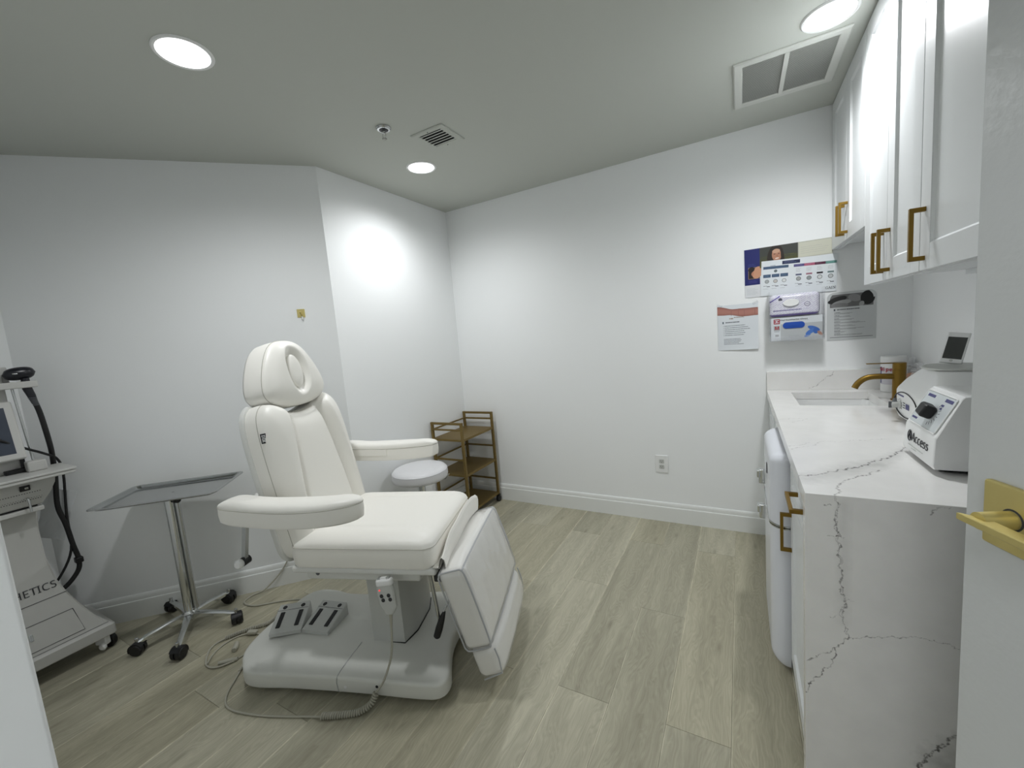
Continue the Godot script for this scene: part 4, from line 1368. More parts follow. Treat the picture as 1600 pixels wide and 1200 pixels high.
# ---------------------------------------------------------------- treatment chair; local x = forward, z = towards the viewer's side
func chair() -> void:
	var t := thing("treatment_chair", "white leatherette treatment chair with headrest, armrests and drop leg rest", "chair", Vector3(-1.963, 0, -1.082), 0.330)
	# --- base
	var plan := V2([-0.02, 0.29, 0.06, 0.345, 0.25, 0.338, 0.55, 0.336, 0.80, 0.342, 0.885, 0.332, 0.908, 0.28, 0.885, 0.20, 0.862, 0.11, 0.862, 0.02, 0.885, -0.08, 0.905, -0.17, 0.87, -0.235, 0.75, -0.235, 0.55, -0.215, 0.35, -0.195, 0.2, -0.19, 0.1, -0.215, 0.0, -0.215, -0.055, -0.16, -0.07, -0.05, -0.085, 0.10, -0.07, 0.22])
	plan = ring_spline(plan, 4)
	var c := Vector2(0.42, 0.07)
	var rings := []
	for q in [[0.975, 0.028], [0.985, 0.0285], [1.0, 0.035], [1.002, 0.06], [0.999, 0.080], [0.992, 0.0885], [0.975, 0.0935], [0.95, 0.0955], [0.9, 0.098], [0.75, 0.104], [0.5, 0.111], [0.25, 0.1145], [0.02, 0.1155]]:
		var ring := PackedVector3Array()
		for p in plan:
			var w: Vector2 = c + (p - c) * q[0]
			ring.append(Vector3(w.x, q[1], w.y))
		rings.append(ring)
	var base := part("base", mesh(loft(rings), 44), M.plastic_base, t)
	for q in [[0.07, 0.27], [0.82, 0.28], [0.02, -0.12], [0.82, -0.17]]:
		part("foot", mesh(disc(0.024, 0.03, 0.003)), M.black, base, at(q[0], 0.0, q[1]))
	part("cover_seam", mesh(tube([Vector3(0.46, 0.034, 0.3385), Vector3(0.455, 0.075, 0.3385), Vector3(0.456, 0.0895, 0.335), Vector3(0.457, 0.0962, 0.325), Vector3(0.459, 0.1012, 0.30), Vector3(0.466, 0.1085, 0.24), Vector3(0.475, 0.1142, 0.17)], 0.0011, 5)), M.piping, base)
	part("screw", mesh(moved(disc(0.006, 0.002, 0.0006, 12), rot(Vector3.RIGHT, 90))), M.white, base, at(0.49, 0.055, 0.336))
	part("cord_socket", mesh(moved(disc(0.006, 0.004, 0.0006, 12), rot(Vector3.RIGHT, 90))), M.black, base, at(0.628, 0.068, 0.335))
	# --- lift column (octagonal)
	var oct := [Vector2(-0.096, -0.07), Vector2(-0.072, -0.15), Vector2(0.072, -0.15), Vector2(0.096, -0.07), Vector2(0.096, 0.07), Vector2(0.072, 0.15), Vector2(-0.072, 0.15), Vector2(-0.096, 0.07)]
	var xz := Basis(Vector3(1, 0, 0), Vector3(0, 0, -1), Vector3(0, 1, 0))
	part("lift_column", mesh(moved(prism(oct, 0.345, 0.0015), Transform3D(xz, Vector3(0.597, 0.108, 0.006))), 20), M.plastic_grey, t)
	part("column_gap", mesh(moved(prism(oct, 0.004, 0.0), Transform3D(xz.scaled(Vector3(1.03, 1, 1.03)), Vector3(0.597, 0.1085, 0.006))), 20), M.black, t)
	# --- seat frame and trim
	var fr := part("seat_frame", mesh(bb(Vector3(0.29, 0.428, -0.20), Vector3(0.80, 0.487, 0.215), 0.012, 3)), M.plastic, t)
	part("frame_screw", mesh(moved(disc(0.009, 0.002, 0.0006, 16), rot(Vector3.RIGHT, 90))), M.gasket, fr, at(0.345, 0.458, 0.215))
	part("seat_tray", mesh(bb(Vector3(0.262, 0.484, -0.262), Vector3(0.888, 0.512, 0.262), 0.010, 3)), M.plastic, t)
	# --- seat cushion
	var so := rrect(0.312, 0.268, 0.05, 7)
	so = dense(so, 0.03)
	var seat_front := func(x, y, r):
		var g := sqrt(maxf(0.0, 1.0 - pow(r, 7.0)))
		var h := 0.046 * g
		h -= 0.0045 * exp(-pow((absf(y) - 0.165) / 0.008, 2.0)) * g
		h += 0.004 * exp(-pow((absf(y) - 0.21) / 0.03, 2.0)) * g
		h -= 0.012 * smoothstep(-0.2, -0.31, x)
		return h
	var rows := [0.02]
	for i in range(1, 34):
		rows.append(minf(1.0, sin(PI / 2 * i / 33.0) * 0.6 + 0.4 * i / 33.0))
	var seat := part("seat_cushion", mesh(puff(so, rows, seat_front, [[0.994, -0.002], [1.004, -0.012], [1.008, -0.04], [1.0, -0.072], [0.985, -0.082], [0.5, -0.083]]), 60), M.vinyl, t, Transform3D(xz, Vector3(0.574, 0.594, 0)))
	part("seam", mesh(seam_ring(so, 0.001, 1.001, 0.0016)), M.vinyl_seam, seat)
	# cream vinyl flap hanging between the seat and the leg rest
	var fl := PackedVector3Array()
	var prof := [[0.872, 0.54], [0.895, 0.57], [0.904, 0.603], [0.910, 0.611], [0.917, 0.607], [0.920, 0.588], [0.918, 0.56], [0.914, 0.53]]
	for side in 2:
		var rr := []
		for i in 25:
			var zz := lerpf(-0.262, 0.262, i / 24.0)
			var ring := []
			for p in prof:
				var wob := 0.006 * sin(zz * 14.0) + 0.01 * smoothstep(0.16, 0.262, zz)
				var drop := 0.05 * smoothstep(0.10, 0.262, zz) + 0.012 * smoothstep(-0.2, -0.262, zz)
				ring.append(Vector3(p[0] + wob + side * 0.005, p[1] - drop * (0.4 if p[1] < 0.55 else 1.0) - side * 0.004, zz))
			rr.append(ring)
		for i in 24:
			for j in prof.size() - 1:
				if side == 0:
					quad(fl, rr[i][j], rr[i + 1][j], rr[i + 1][j + 1], rr[i][j + 1])
				else:
					quad(fl, rr[i][j], rr[i][j + 1], rr[i + 1][j + 1], rr[i + 1][j])
	part("vinyl_flap", mesh(fl, 60), M.vinyl, t)
	# --- backrest
	var n := Vector3(0.985, 0.174, 0)
	var up := Vector3(-0.174, 0.985, 0)
	var BK := Transform3D(Basis(Vector3(0, 0, -1), up, n), Vector3(0.288, 0.52, -0.004))
	var half := [Vector2(0.0, 0.0), Vector2(0.12, 0.0), Vector2(0.205, 0.006), Vector2(0.245, 0.05), Vector2(0.252, 0.15), Vector2(0.253, 0.30), Vector2(0.253, 0.44), Vector2(0.248, 0.55), Vector2(0.232, 0.625), Vector2(0.195, 0.664), Vector2(0.158, 0.660), Vector2(0.115, 0.632), Vector2(0.06, 0.612)]
	var bo := half.duplicate()
	bo.append(Vector2(0, 0.606))
	for i in range(half.size() - 1, 0, -1):
		bo.append(Vector2(-half[i].x, half[i].y))
	bo = ring_spline(bo, 5)
	var back_front := func(x, y, r):
		var g := sqrt(maxf(0.0, 1.0 - pow(r, 6.0)))
		var cw := lerpf(0.170, 0.098, clampf(y / 0.62, 0.0, 1.0)) + 0.012 * sin(PI * clampf(y / 0.62, 0.0, 1.0))
		var d := absf(x) - cw
		var h := 0.052 + 0.010 * (1.0 - pow(clampf(absf(x) / cw, 0.0, 1.0), 2.0))
		h += 0.040 * smoothstep(0.0, 0.045, d)
		h -= 0.021 * exp(-pow(d / 0.010, 2.0))
		return h * g
	var rows2 := [0.015]
	for i in range(1, 44):
		rows2.append(minf(1.0, sin(PI / 2 * i / 43.0) * 0.5 + 0.5 * i / 43.0))
	var bk := part("backrest", mesh(puff(bo, rows2, back_front, [[0.996, -0.002], [1.004, -0.01], [1.006, -0.03], [1.0, -0.056], [0.9, -0.06]], Vector2(0, 0.32)), 60), M.vinyl, t, BK)
	part("seam", mesh(moved(seam_ring(bo, 0.0, 1.0, 0.0015), at(0, 0, 0))), M.vinyl_seam, bk)
	part("back_shell", mesh(puff(bo, [0.02, 0.5, 0.9, 1.0], func(_x, _y, _r): return -0.055, [[1.022, -0.058], [1.03, -0.068], [1.02, -0.078], [0.9, -0.083]], Vector2(0, 0.32)), 40), M.plastic, bk)
	var tag := part("tag", mesh(rb(Vector3(0.020, 0.040, 0.0015), 0.0004)), M.ink, bk, Transform3D(Basis(Vector3.UP, deg_to_rad(-55)) * Basis(Vector3(0, 0, 1), deg_to_rad(-5)), Vector3(-0.249, 0.535, 0.020)))
	tag.set_meta("label", "small dark sewn label")
	part("tag_lettering", words("DIR", 0.016, 0.0005, true, "Droid Serif"), M.white, bk, Transform3D(tag.transform.basis * Basis(Vector3(0, 0, 1), deg_to_rad(-90)), tag.transform * Vector3(0, 0, 0.001)))
	# --- headrest
	var HD := Transform3D(Basis(Vector3(0, 0, -1), up, n), Vector3(0.172, 1.286, -0.016))
	var hh := [Vector2(0, 0.158), Vector2(0.06, 0.150), Vector2(0.108, 0.118), Vector2(0.152, 0.056), Vector2(0.186, -0.02), Vector2(0.192, -0.075), Vector2(0.160, -0.115), Vector2(0.10, -0.136), Vector2(0.05, -0.142)]
	var ho := hh.duplicate()
	ho.append(Vector2(0, -0.144))
	for i in range(hh.size() - 1, 0, -1):
		ho.append(Vector2(-hh[i].x, hh[i].y))
	ho = ring_spline(ho, 6)
	var head_front := func(x, y, r):
		var g := sqrt(maxf(0.0, 1.0 - pow(r, 3.2)))
		var d := sqrt(pow(x / 0.050, 2.0) + pow((y - 0.012) / 0.083, 2.0))
		return 0.050 * g - 0.030 * (1.0 - smoothstep(0.85, 1.45, d))
	var head := part("headrest", mesh(puff(ho, rows2, head_front, [[0.996, -0.001], [1.006, -0.012], [1.012, -0.045], [1.0, -0.085], [0.95, -0.102], [0.7, -0.106]]), 60), M.vinyl, t, HD)
	part("seam", mesh(seam_ring(ho, 0.001, 1.0, 0.0015)), M.vinyl_seam, head)
	part("face_plug", mesh(puff(ellipse(0.044, 0.076, 40), inner_rows(8), func(_x, _y, r): return 0.012 * sqrt(maxf(0.0, 1.0 - pow(r, 3.0))), [[1.01, -0.006], [1.0, -0.03]]), 60), M.vinyl, head, at(0, 0.012, 0.026))
	for i in 3:
		part("pin_hole", mesh(moved(disc(0.0022, 0.0012, 0.0003, 8), rot(Vector3.RIGHT, 90))), M.gasket, head, at(-0.094 + 0.002 * (i % 2), -0.045 + i * 0.012, 0.0435 + 0.0008 * i))
	# --- armrests
	for s in [1, -1]:
		var arm_o := ring_spline(V2([-0.285, -0.02, -0.265, -0.044, -0.15, -0.052, 0.0, -0.060, 0.13, -0.057, 0.24, -0.038, 0.29, -0.004, 0.284, 0.03, 0.25, 0.042, 0.1, 0.045, -0.1, 0.045, -0.25, 0.044, -0.28, 0.03]), 6)
		if s < 0:
			for i in arm_o.size():
				arm_o[i].y = -arm_o[i].y
			arm_o.reverse()
		var af := func(x, _y, r): return (0.026 + 0.012 * smoothstep(-0.1, -0.28, x) + 0.008 * smoothstep(0.15, 0.29, x)) * sqrt(maxf(0.0, 1.0 - pow(r, 4.0)))
		var sag := func(p: Vector3) -> Vector3: return p + Vector3(0, 0, -0.014 * (1.0 - pow(p.x / 0.29, 2.0)))
		var am := puff(arm_o, inner_rows(14), af, [[0.99, -0.002], [1.0, -0.008], [1.005, -0.03], [0.99, -0.058], [0.93, -0.066], [0.4, -0.066]])
		for i in am.size():
			am[i] = sag.call(am[i])
		var xf := Transform3D(xz, Vector3(0.379 if s > 0 else 0.42, 0.826 if s > 0 else 0.856, 0.352 * s))
		var arm := part("armrest", mesh(am, 60), M.vinyl, t, xf)
		var sr := seam_ring(arm_o, -0.004, 1.0, 0.0015)
		for i in sr.size():
			sr[i] = sag.call(sr[i])
		part("seam", mesh(sr), M.vinyl_seam, arm)
		if s < 0:
			part("side_flap", mesh(rb(Vector3(0.26, 0.004, 0.034), 0.0015)), M.vinyl, arm, Transform3D(Basis(Vector3.UP, 0.02), Vector3(-0.11, -0.047, -0.034)))
		var dy := 0.0 if s > 0 else 0.03
		var st := part("arm_strut", mesh(tube([Vector3(0.178, 0.765 + dy, 0.352 * s), Vector3(0.165, 0.70 + dy, 0.352 * s), Vector3(0.145, 0.60 + dy, 0.352 * s)], 0.0115, 4, PI / 4)), M.steel, t)
		part("strut_collar", mesh(moved(lathe([Vector2(0.001, 0), Vector2(0.017, 0.0), Vector2(0.017, 0.03), Vector2(0.001, 0.03)], 20), rot(Vector3.RIGHT, 90, Vector3(0.142, 0.59 + dy, 0.335 * s)))), M.black, st)
		part("strut_knob", mesh(moved(lathe([Vector2(0.001, 0), Vector2(0.014, 0.0), Vector2(0.017, 0.006), Vector2(0.017, 0.024), Vector2(0.012, 0.03), Vector2(0.001, 0.031)], 20), Transform3D(Basis(Vector3.RIGHT, PI / 2 * s), Vector3(0.137, 0.588 + dy, 0.355 * s)))), M.white, st)
		part("arm_bracket", mesh(tube([Vector3(0.15, 0.82 + dy, 0.25 * s), Vector3(0.17, 0.79 + dy, 0.30 * s), Vector3(0.19, 0.782 + dy, 0.35 * s)], 0.010, 8)), M.plastic, t)
	# --- leg rest: drops from the seat front, wrapped in clear film
	var LG := Transform3D(Basis(Vector3(0, 0, 1), deg_to_rad(15.5)), Vector3(0.952, 0.514, 0))
	var nzz := FastNoiseLite.new()
	nzz.seed = 5
	nzz.frequency = 7.0
	var crown := func(p: Vector3) -> Vector3:
		var k := 1.0 - pow(absf(p.z) / 0.286, 4.0)
		if p.x > 0.0:
			p.x += 0.012 * k * (1.0 - pow(absf(p.y) / 0.16, 4.0))
			p.x += 0.011 * nzz.get_noise_3d(p.x, p.y * 0.8 + p.z, p.z * 3.0) * (1.0 - pow(absf(p.y) / 0.165, 6.0))
		if p.y > 0.1:
			p.y += 0.022 * k
		return p
	var lg := part("leg_rest", mesh(moved(rb(Vector3(0.106, 0.322, 0.566), 0.026, 4, 26, crown), at(0, -0.161, 0)), 60), M.vinyl, t, LG)
	var leg_low := part("foot_pad", mesh(moved(rb(Vector3(0.098, 0.126, 0.545), 0.030, 3, 10, func(p): return p + Vector3(0.016 if p.x > 0.0 else 0.0, 0, 0) * (1.0 - pow(absf(p.z) / 0.275, 4.0)) + Vector3(0.004 * nzz.get_noise_3d(p.x * 3.0, p.y * 3.0, p.z * 2.0), 0, 0)), at(0.002, -0.391, 0)), 60), M.vinyl, t, LG)
	var wrinkle := func(p: Vector3) -> Vector3:
		var q := p
		if p.x > 0.0:
			q.x += 0.012 * (1.0 - pow(absf(p.z) / 0.288, 4.0)) * (1.0 - pow(absf(p.y) / 0.165, 4.0))
			q.x += 0.0045 + 0.011 * nzz.get_noise_3d(p.x, p.y * 0.8 + p.z, p.z * 3.0) * (1.0 - pow(absf(p.y) / 0.165, 6.0))
		if p.y > 0.1:
			q.y += 0.022 * (1.0 - pow(absf(p.z) / 0.288, 4.0))
		return q
	part("plastic_cover", mesh(moved(rb(Vector3(0.1105, 0.3265, 0.573), 0.024, 4, 26, wrinkle), at(0.001, -0.161, 0)), 60), M.film, lg)
	part("plastic_cover", mesh(moved(rb(Vector3(0.1025, 0.130, 0.552), 0.030, 3, 16, func(p): return p + Vector3(0.018 if p.x > 0.0 else 0.0, 0, 0) * (1.0 - pow(absf(p.z) / 0.28, 4.0)) + Vector3(0.004 * nzz.get_noise_3d(p.x * 2.0, p.y * 4.0, p.z * 4.0), 0, 0)), at(0.003, -0.392, 0)), 60), M.film, leg_low)
	# grey welded edges of the film
	for zz in [0.280, -0.280]:
		var w := PackedVector3Array()
		var e := spline([Vector3(0.040, 0.001, zz), Vector3(0.051, -0.012, zz), Vector3(0.055, -0.06, zz), Vector3(0.056, -0.16, zz), Vector3(0.055, -0.27, zz), Vector3(0.051, -0.311, zz), Vector3(0.038, -0.323, zz), Vector3(-0.036, -0.323, zz), Vector3(-0.050, -0.311, zz), Vector3(-0.054, -0.28, zz), Vector3(-0.054, -0.04, zz), Vector3(-0.05, -0.012, zz), Vector3(-0.036, 0.001, zz), Vector3(0.040, 0.001, zz)], 3)
		w.append_array(tube(e, 0.0034, 6))
		part("film_edge", mesh(w), M.piping, lg)
	for q in [[0.050, 0.008], [0.050, -0.301], [-0.048, 0.008]]:
		var path := []
		for i in 21:
			var zz := lerpf(-0.28, 0.28, i / 20.0)
			var k := 1.0 - pow(absf(zz) / 0.28, 4.0)
			path.append(Vector3(q[0] + (0.010 * k if q[0] > 0 else 0.0), q[1] - 0.012 + (0.016 * k if q[1] > 0 else 0.0), zz))
		part("film_edge", mesh(tube(path, 0.0032, 6)), M.piping, lg)
	for zz in [0.272, -0.272]:
		part("film_edge", mesh(tube([Vector3(0.056, -0.337, zz), Vector3(0.058, -0.38, zz), Vector3(0.050, -0.440, zz), Vector3(-0.03, -0.454, zz)], 0.003, 6)), M.piping, leg_low)
	# strut and release lever under the front
	part("leg_strut", mesh(tube([Vector3(0.828, 0.49, 0.19), Vector3(0.84, 0.36, 0.19), Vector3(0.852, 0.235, 0.19)], [0.007, 0.008, 0.007], 10)), M.steel, t)
	var lv := part("release_lever", mesh(tube([Vector3(0.90, 0.335, 0.17), Vector3(0.88, 0.30, 0.19), Vector3(0.872, 0.28, 0.198)], 0.0045, 8)), M.steel, t)
	part("grip", mesh(tube([Vector3(0.878, 0.292, 0.192), Vector3(0.868, 0.268, 0.20), Vector3(0.852, 0.222, 0.206), Vector3(0.84, 0.19, 0.208), Vector3(0.838, 0.184, 0.208)], [0.005, 0.012, 0.015, 0.014, 0.008], 12), 60), M.black, lv)
	part("hinge_bracket", mesh(bb(Vector3(0.86, 0.435, -0.18), Vector3(0.925, 0.49, 0.225), 0.008, 2)), M.dark, t)
	remote_and_pedals()

func dense(o: Array, step: float) -> Array:
	var r := []
	for i in o.size():
		var a: Vector2 = o[i]
		var b: Vector2 = o[(i + 1) % o.size()]
		var k := maxi(1, int(ceil(a.distance_to(b) / step)))
		for j in k:
			r.append(a.lerp(b, float(j) / k))
	return r

func chair_xf() -> Transform3D:
	return Transform3D(Basis(Vector3.UP, 0.330), Vector3(-1.963, 0, -1.082))

func remote_and_pedals() -> void:
	var C := chair_xf()
	# hand control hanging from the seat frame
	var o := thing("hand_control", "small grey hand remote with four buttons hanging under the chair seat", "remote")
	o.transform = C * Transform3D(Basis(Vector3(0, 0, 1), deg_to_rad(8)) * Basis(Vector3.RIGHT, deg_to_rad(-8)), Vector3(0.690, 0.418, 0.288))
	var shape := [Vector2(-0.012, -0.072), Vector2(0.014, -0.072), Vector2(0.034, -0.045), Vector2(0.036, 0.02), Vector2(0.032, 0.045), Vector2(-0.032, 0.045), Vector2(-0.036, 0.02), Vector2(-0.034, -0.03)]
	part("shell", mesh(prism(shape, 0.022, 0.005), 30), M.plastic_grey, o, at(0, 0, -0.011))
	part("hood", mesh(moved(rb(Vector3(0.07, 0.03, 0.026), 0.010, 3), at(0, 0.052, 0))), M.white, o)
	part("strap", mesh(bb(Vector3(-0.016, 0.06, -0.006), Vector3(0.016, 0.072, 0.006), 0.003)), M.white, o)
	part("clip", mesh(bb(Vector3(0.012, 0.055, -0.008), Vector3(0.026, 0.072, 0.008), 0.001)), M.steel, o)
	part("clip", mesh(bb(Vector3(-0.026, 0.055, -0.008), Vector3(-0.014, 0.072, 0.008), 0.001)), M.steel, o)
	for q in [[-0.016, 0.004], [0.014, 0.004], [-0.012, -0.012], [0.018, -0.012]]:
		part("button", mesh(moved(disc(0.0075, 0.003, 0.001, 16), rot(Vector3.RIGHT, 90, Vector3(q[0], q[1], 0.0105)))), M.dark, o)
	part("led", mesh(moved(disc(0.003, 0.0015, 0.0004, 12), rot(Vector3.RIGHT, 90, Vector3(-0.021, 0.026, 0.0108)))), M.led, o)
	# foot pedals on the base
	for q in [[Vector3(0.060, 0.1125, 0.083), 17.9, "grey double foot switch on the chair base, the left one of the pair"], [Vector3(0.230, 0.114, 0.066), -4.9, "grey double foot switch on the chair base, the right one beside the column"]]:
		var p := thing("foot_switch", q[2], "foot pedal", Vector3.ZERO, 0, "foot switches on the chair base")
		p.transform = C * Transform3D(Basis(Vector3.UP, deg_to_rad(q[1])), q[0])
		var w := [Vector2(-0.074, 0.0), Vector2(0.074, 0.0), Vector2(0.074, 0.060), Vector2(-0.074, 0.016)]
		var body := prism(w, 0.142, 0.003)
		# profile x = depth (far), extruded along local x: turn so that far = -z
		part("body", mesh(moved(body, Transform3D(Basis(Vector3(0, 0, -1), Vector3(0, 1, 0), Vector3(1, 0, 0)), Vector3(-0.071, 0, 0))), 25), M.plastic_grey, p)
		var tilt := atan2(0.044, 0.148)
		part("joint_line", mesh(rb(Vector3(0.138, 0.0012, 0.0014), 0.0003)), M.gasket, p, Transform3D(Basis(Vector3.RIGHT, tilt), Vector3(0, 0.0506, -0.040)))
		for s in [-1, 1]:
			part("tread", mesh(rb(Vector3(0.019, 0.004, 0.082), 0.0012)), M.black, p, Transform3D(Basis(Vector3.RIGHT, tilt), Vector3(s * 0.041, 0.0362, 0.010)))
			part("symbol", mesh(disc(0.0105, 0.0015, 0.0004, 20)), M.dark, p, Transform3D(Basis(Vector3.RIGHT, tilt), Vector3(s * 0.041, 0.0545, -0.055)))
			part("symbol_ring", mesh(ring_mesh(0.0125, 0.0105, 0.0018, 24)), M.plastic, p, Transform3D(Basis(Vector3.RIGHT, tilt), Vector3(s * 0.041, 0.0543, -0.055)))

func stool() -> void:
	var t := thing("stool", "round white padded stool behind the treatment chair", "stool", Vector3(-1.905, 0, -2.02))
	var pr_ := []
	for q in [[0.001, 0.562], [0.10, 0.561], [0.15, 0.557], [0.172, 0.548], [0.180, 0.538], [0.1835, 0.534], [0.185, 0.532], [0.186, 0.518], [0.187, 0.498], [0.182, 0.482], [0.17, 0.475], [0.001, 0.473]]:
		pr_.append(Vector2(q[0], q[1]))
	var cu := part("cushion", mesh(lathe(pr_, 64), 60), M.vinyl_grey, t)
	part("seam", mesh(seam_ring(ellipse(0.1845, 0.1845, 64), 0.0, 1.0, 0.0016)), M.piping, cu, Transform3D(Basis(Vector3(1, 0, 0), Vector3(0, 0, -1), Vector3(0, 1, 0)), Vector3(0, 0.533, 0)))
	part("plate", mesh(moved(disc(0.1, 0.012, 0.002), at(0, 0.462, 0))), M.black, t)
	part("column", mesh(moved(disc(0.025, 0.37, 0.002), at(0, 0.095, 0))), M.chrome, t)
	for k in 5:
		var a := TAU * k / 5 + 0.4
		var d := Vector3(cos(a), 0, sin(a))
		part("leg", mesh(tube([Vector3(0, 0.10, 0), d * 0.10 + Vector3(0, 0.09, 0), d * 0.185 + Vector3(0, 0.062, 0)], [0.018, 0.014, 0.011], 8)), M.chrome, t)
		caster(t, d * 0.185, 0.026, a + 1.0)
	part("lever", mesh(tube([Vector3(0, 0.468, 0), Vector3(0.16, 0.468, -0.06), Vector3(0.19, 0.50, -0.07)], 0.004, 6)), M.steel, t)

func caster(t: Node3D, p: Vector3, r: float, turn: float) -> void:
	var X := Transform3D(Basis(Vector3.UP, turn), p)
	var w := moved(lathe([Vector2(0.004, -r * 0.85), Vector2(r * 0.8, -r * 0.85), Vector2(r, -r * 0.6), Vector2(r, -r * 0.12), Vector2(r * 0.75, -r * 0.08), Vector2(r * 0.75, r * 0.08), Vector2(r, r * 0.12), Vector2(r, r * 0.6), Vector2(r * 0.8, r * 0.85), Vector2(0.004, r * 0.85)], 24), rot(Vector3(0, 0, 1), 90, Vector3(0, r, 0)))
	var c := part("caster", mesh(w), M.black, t, X)
	# hood over the twin wheels
	var hood := []
	for i in 11:
		var a := deg_to_rad(-20.0 + 170.0 * i / 10.0)
		hood.append(Vector2(cos(a), sin(a)) * r * 1.08 + Vector2(0, r))
	for i in 11:
		var a := deg_to_rad(150.0 - 170.0 * i / 10.0)
		hood.append(Vector2(cos(a), sin(a)) * r * 0.92 + Vector2(0, r))
	part("hood", mesh(moved(prism(hood, r * 1.5), Transform3D(Basis(Vector3(0, 0, -1), Vector3(0, 1, 0), Vector3(1, 0, 0)), Vector3(-r * 0.75, 0, 0)))), M.black, c)
	part("stem", mesh(moved(disc(r * 0.28, r * 1.2, 0.001, 12), at(0, r * 1.5, 0))), M.steel, c)

func bar(a: Vector3, b: Vector3, w := 0.016) -> PackedVector3Array:
	var d := b - a
	var y := d.normalized()
	var x := Vector3(0, 0, 1) if absf(y.z) < 0.9 else Vector3(1, 0, 0)
	x = (x - y * x.dot(y)).normalized()
	return moved(rb(Vector3(w, d.length(), w), 0.0012), Transform3D(Basis(x, y, x.cross(y)), (a + b) / 2))

func cart() -> void:
	var t := thing("rolling_cart", "narrow three-tier gold metal rolling cart in the room's far corner", "cart", Vector3(-1.952, 0, -2.618))
	var hx := 0.138
	var hz := 0.212
	for sx in [-1, 1]:
		for sz in [-1, 1]:
			part("post", mesh(bar(Vector3(sx * hx, 0.065, sz * hz), Vector3(sx * hx, 0.772, sz * hz), 0.019)), M.gold_dull, t)
			var c := part("caster", mesh(moved(lathe([Vector2(0.004, -0.011), Vector2(0.024, -0.011), Vector2(0.026, -0.008), Vector2(0.026, 0.008), Vector2(0.024, 0.011), Vector2(0.004, 0.011)], 20), rot(Vector3(0, 0, 1), 90, Vector3(0, 0.026, 0)))), M.black, t, at(sx * hx, 0, sz * (hz - 0.0)))
			part("fork", mesh(bb(Vector3(-0.015, 0.028, -0.012), Vector3(0.015, 0.066, 0.012), 0.003)), M.black, c)
	for sz in [-1, 1]:
		for y in [0.763, 0.715, 0.485, 0.20]:
			part("rail", mesh(bar(Vector3(-hx, y, sz * hz), Vector3(hx, y, sz * hz), 0.017 if y > 0.75 else 0.013)), M.gold_dull, t)
	for y in [0.715, 0.485, 0.20]:
		part("rail", mesh(bar(Vector3(-hx, y, -hz), Vector3(-hx, y, hz), 0.011)), M.gold_dull, t)
	for y in [0.645, 0.372, 0.082]:
		part("shelf", mesh(bb(Vector3(-hx - 0.006, y - 0.018, -hz - 0.004), Vector3(hx + 0.006, y, hz + 0.004), 0.002)), M.gold_dull, t)

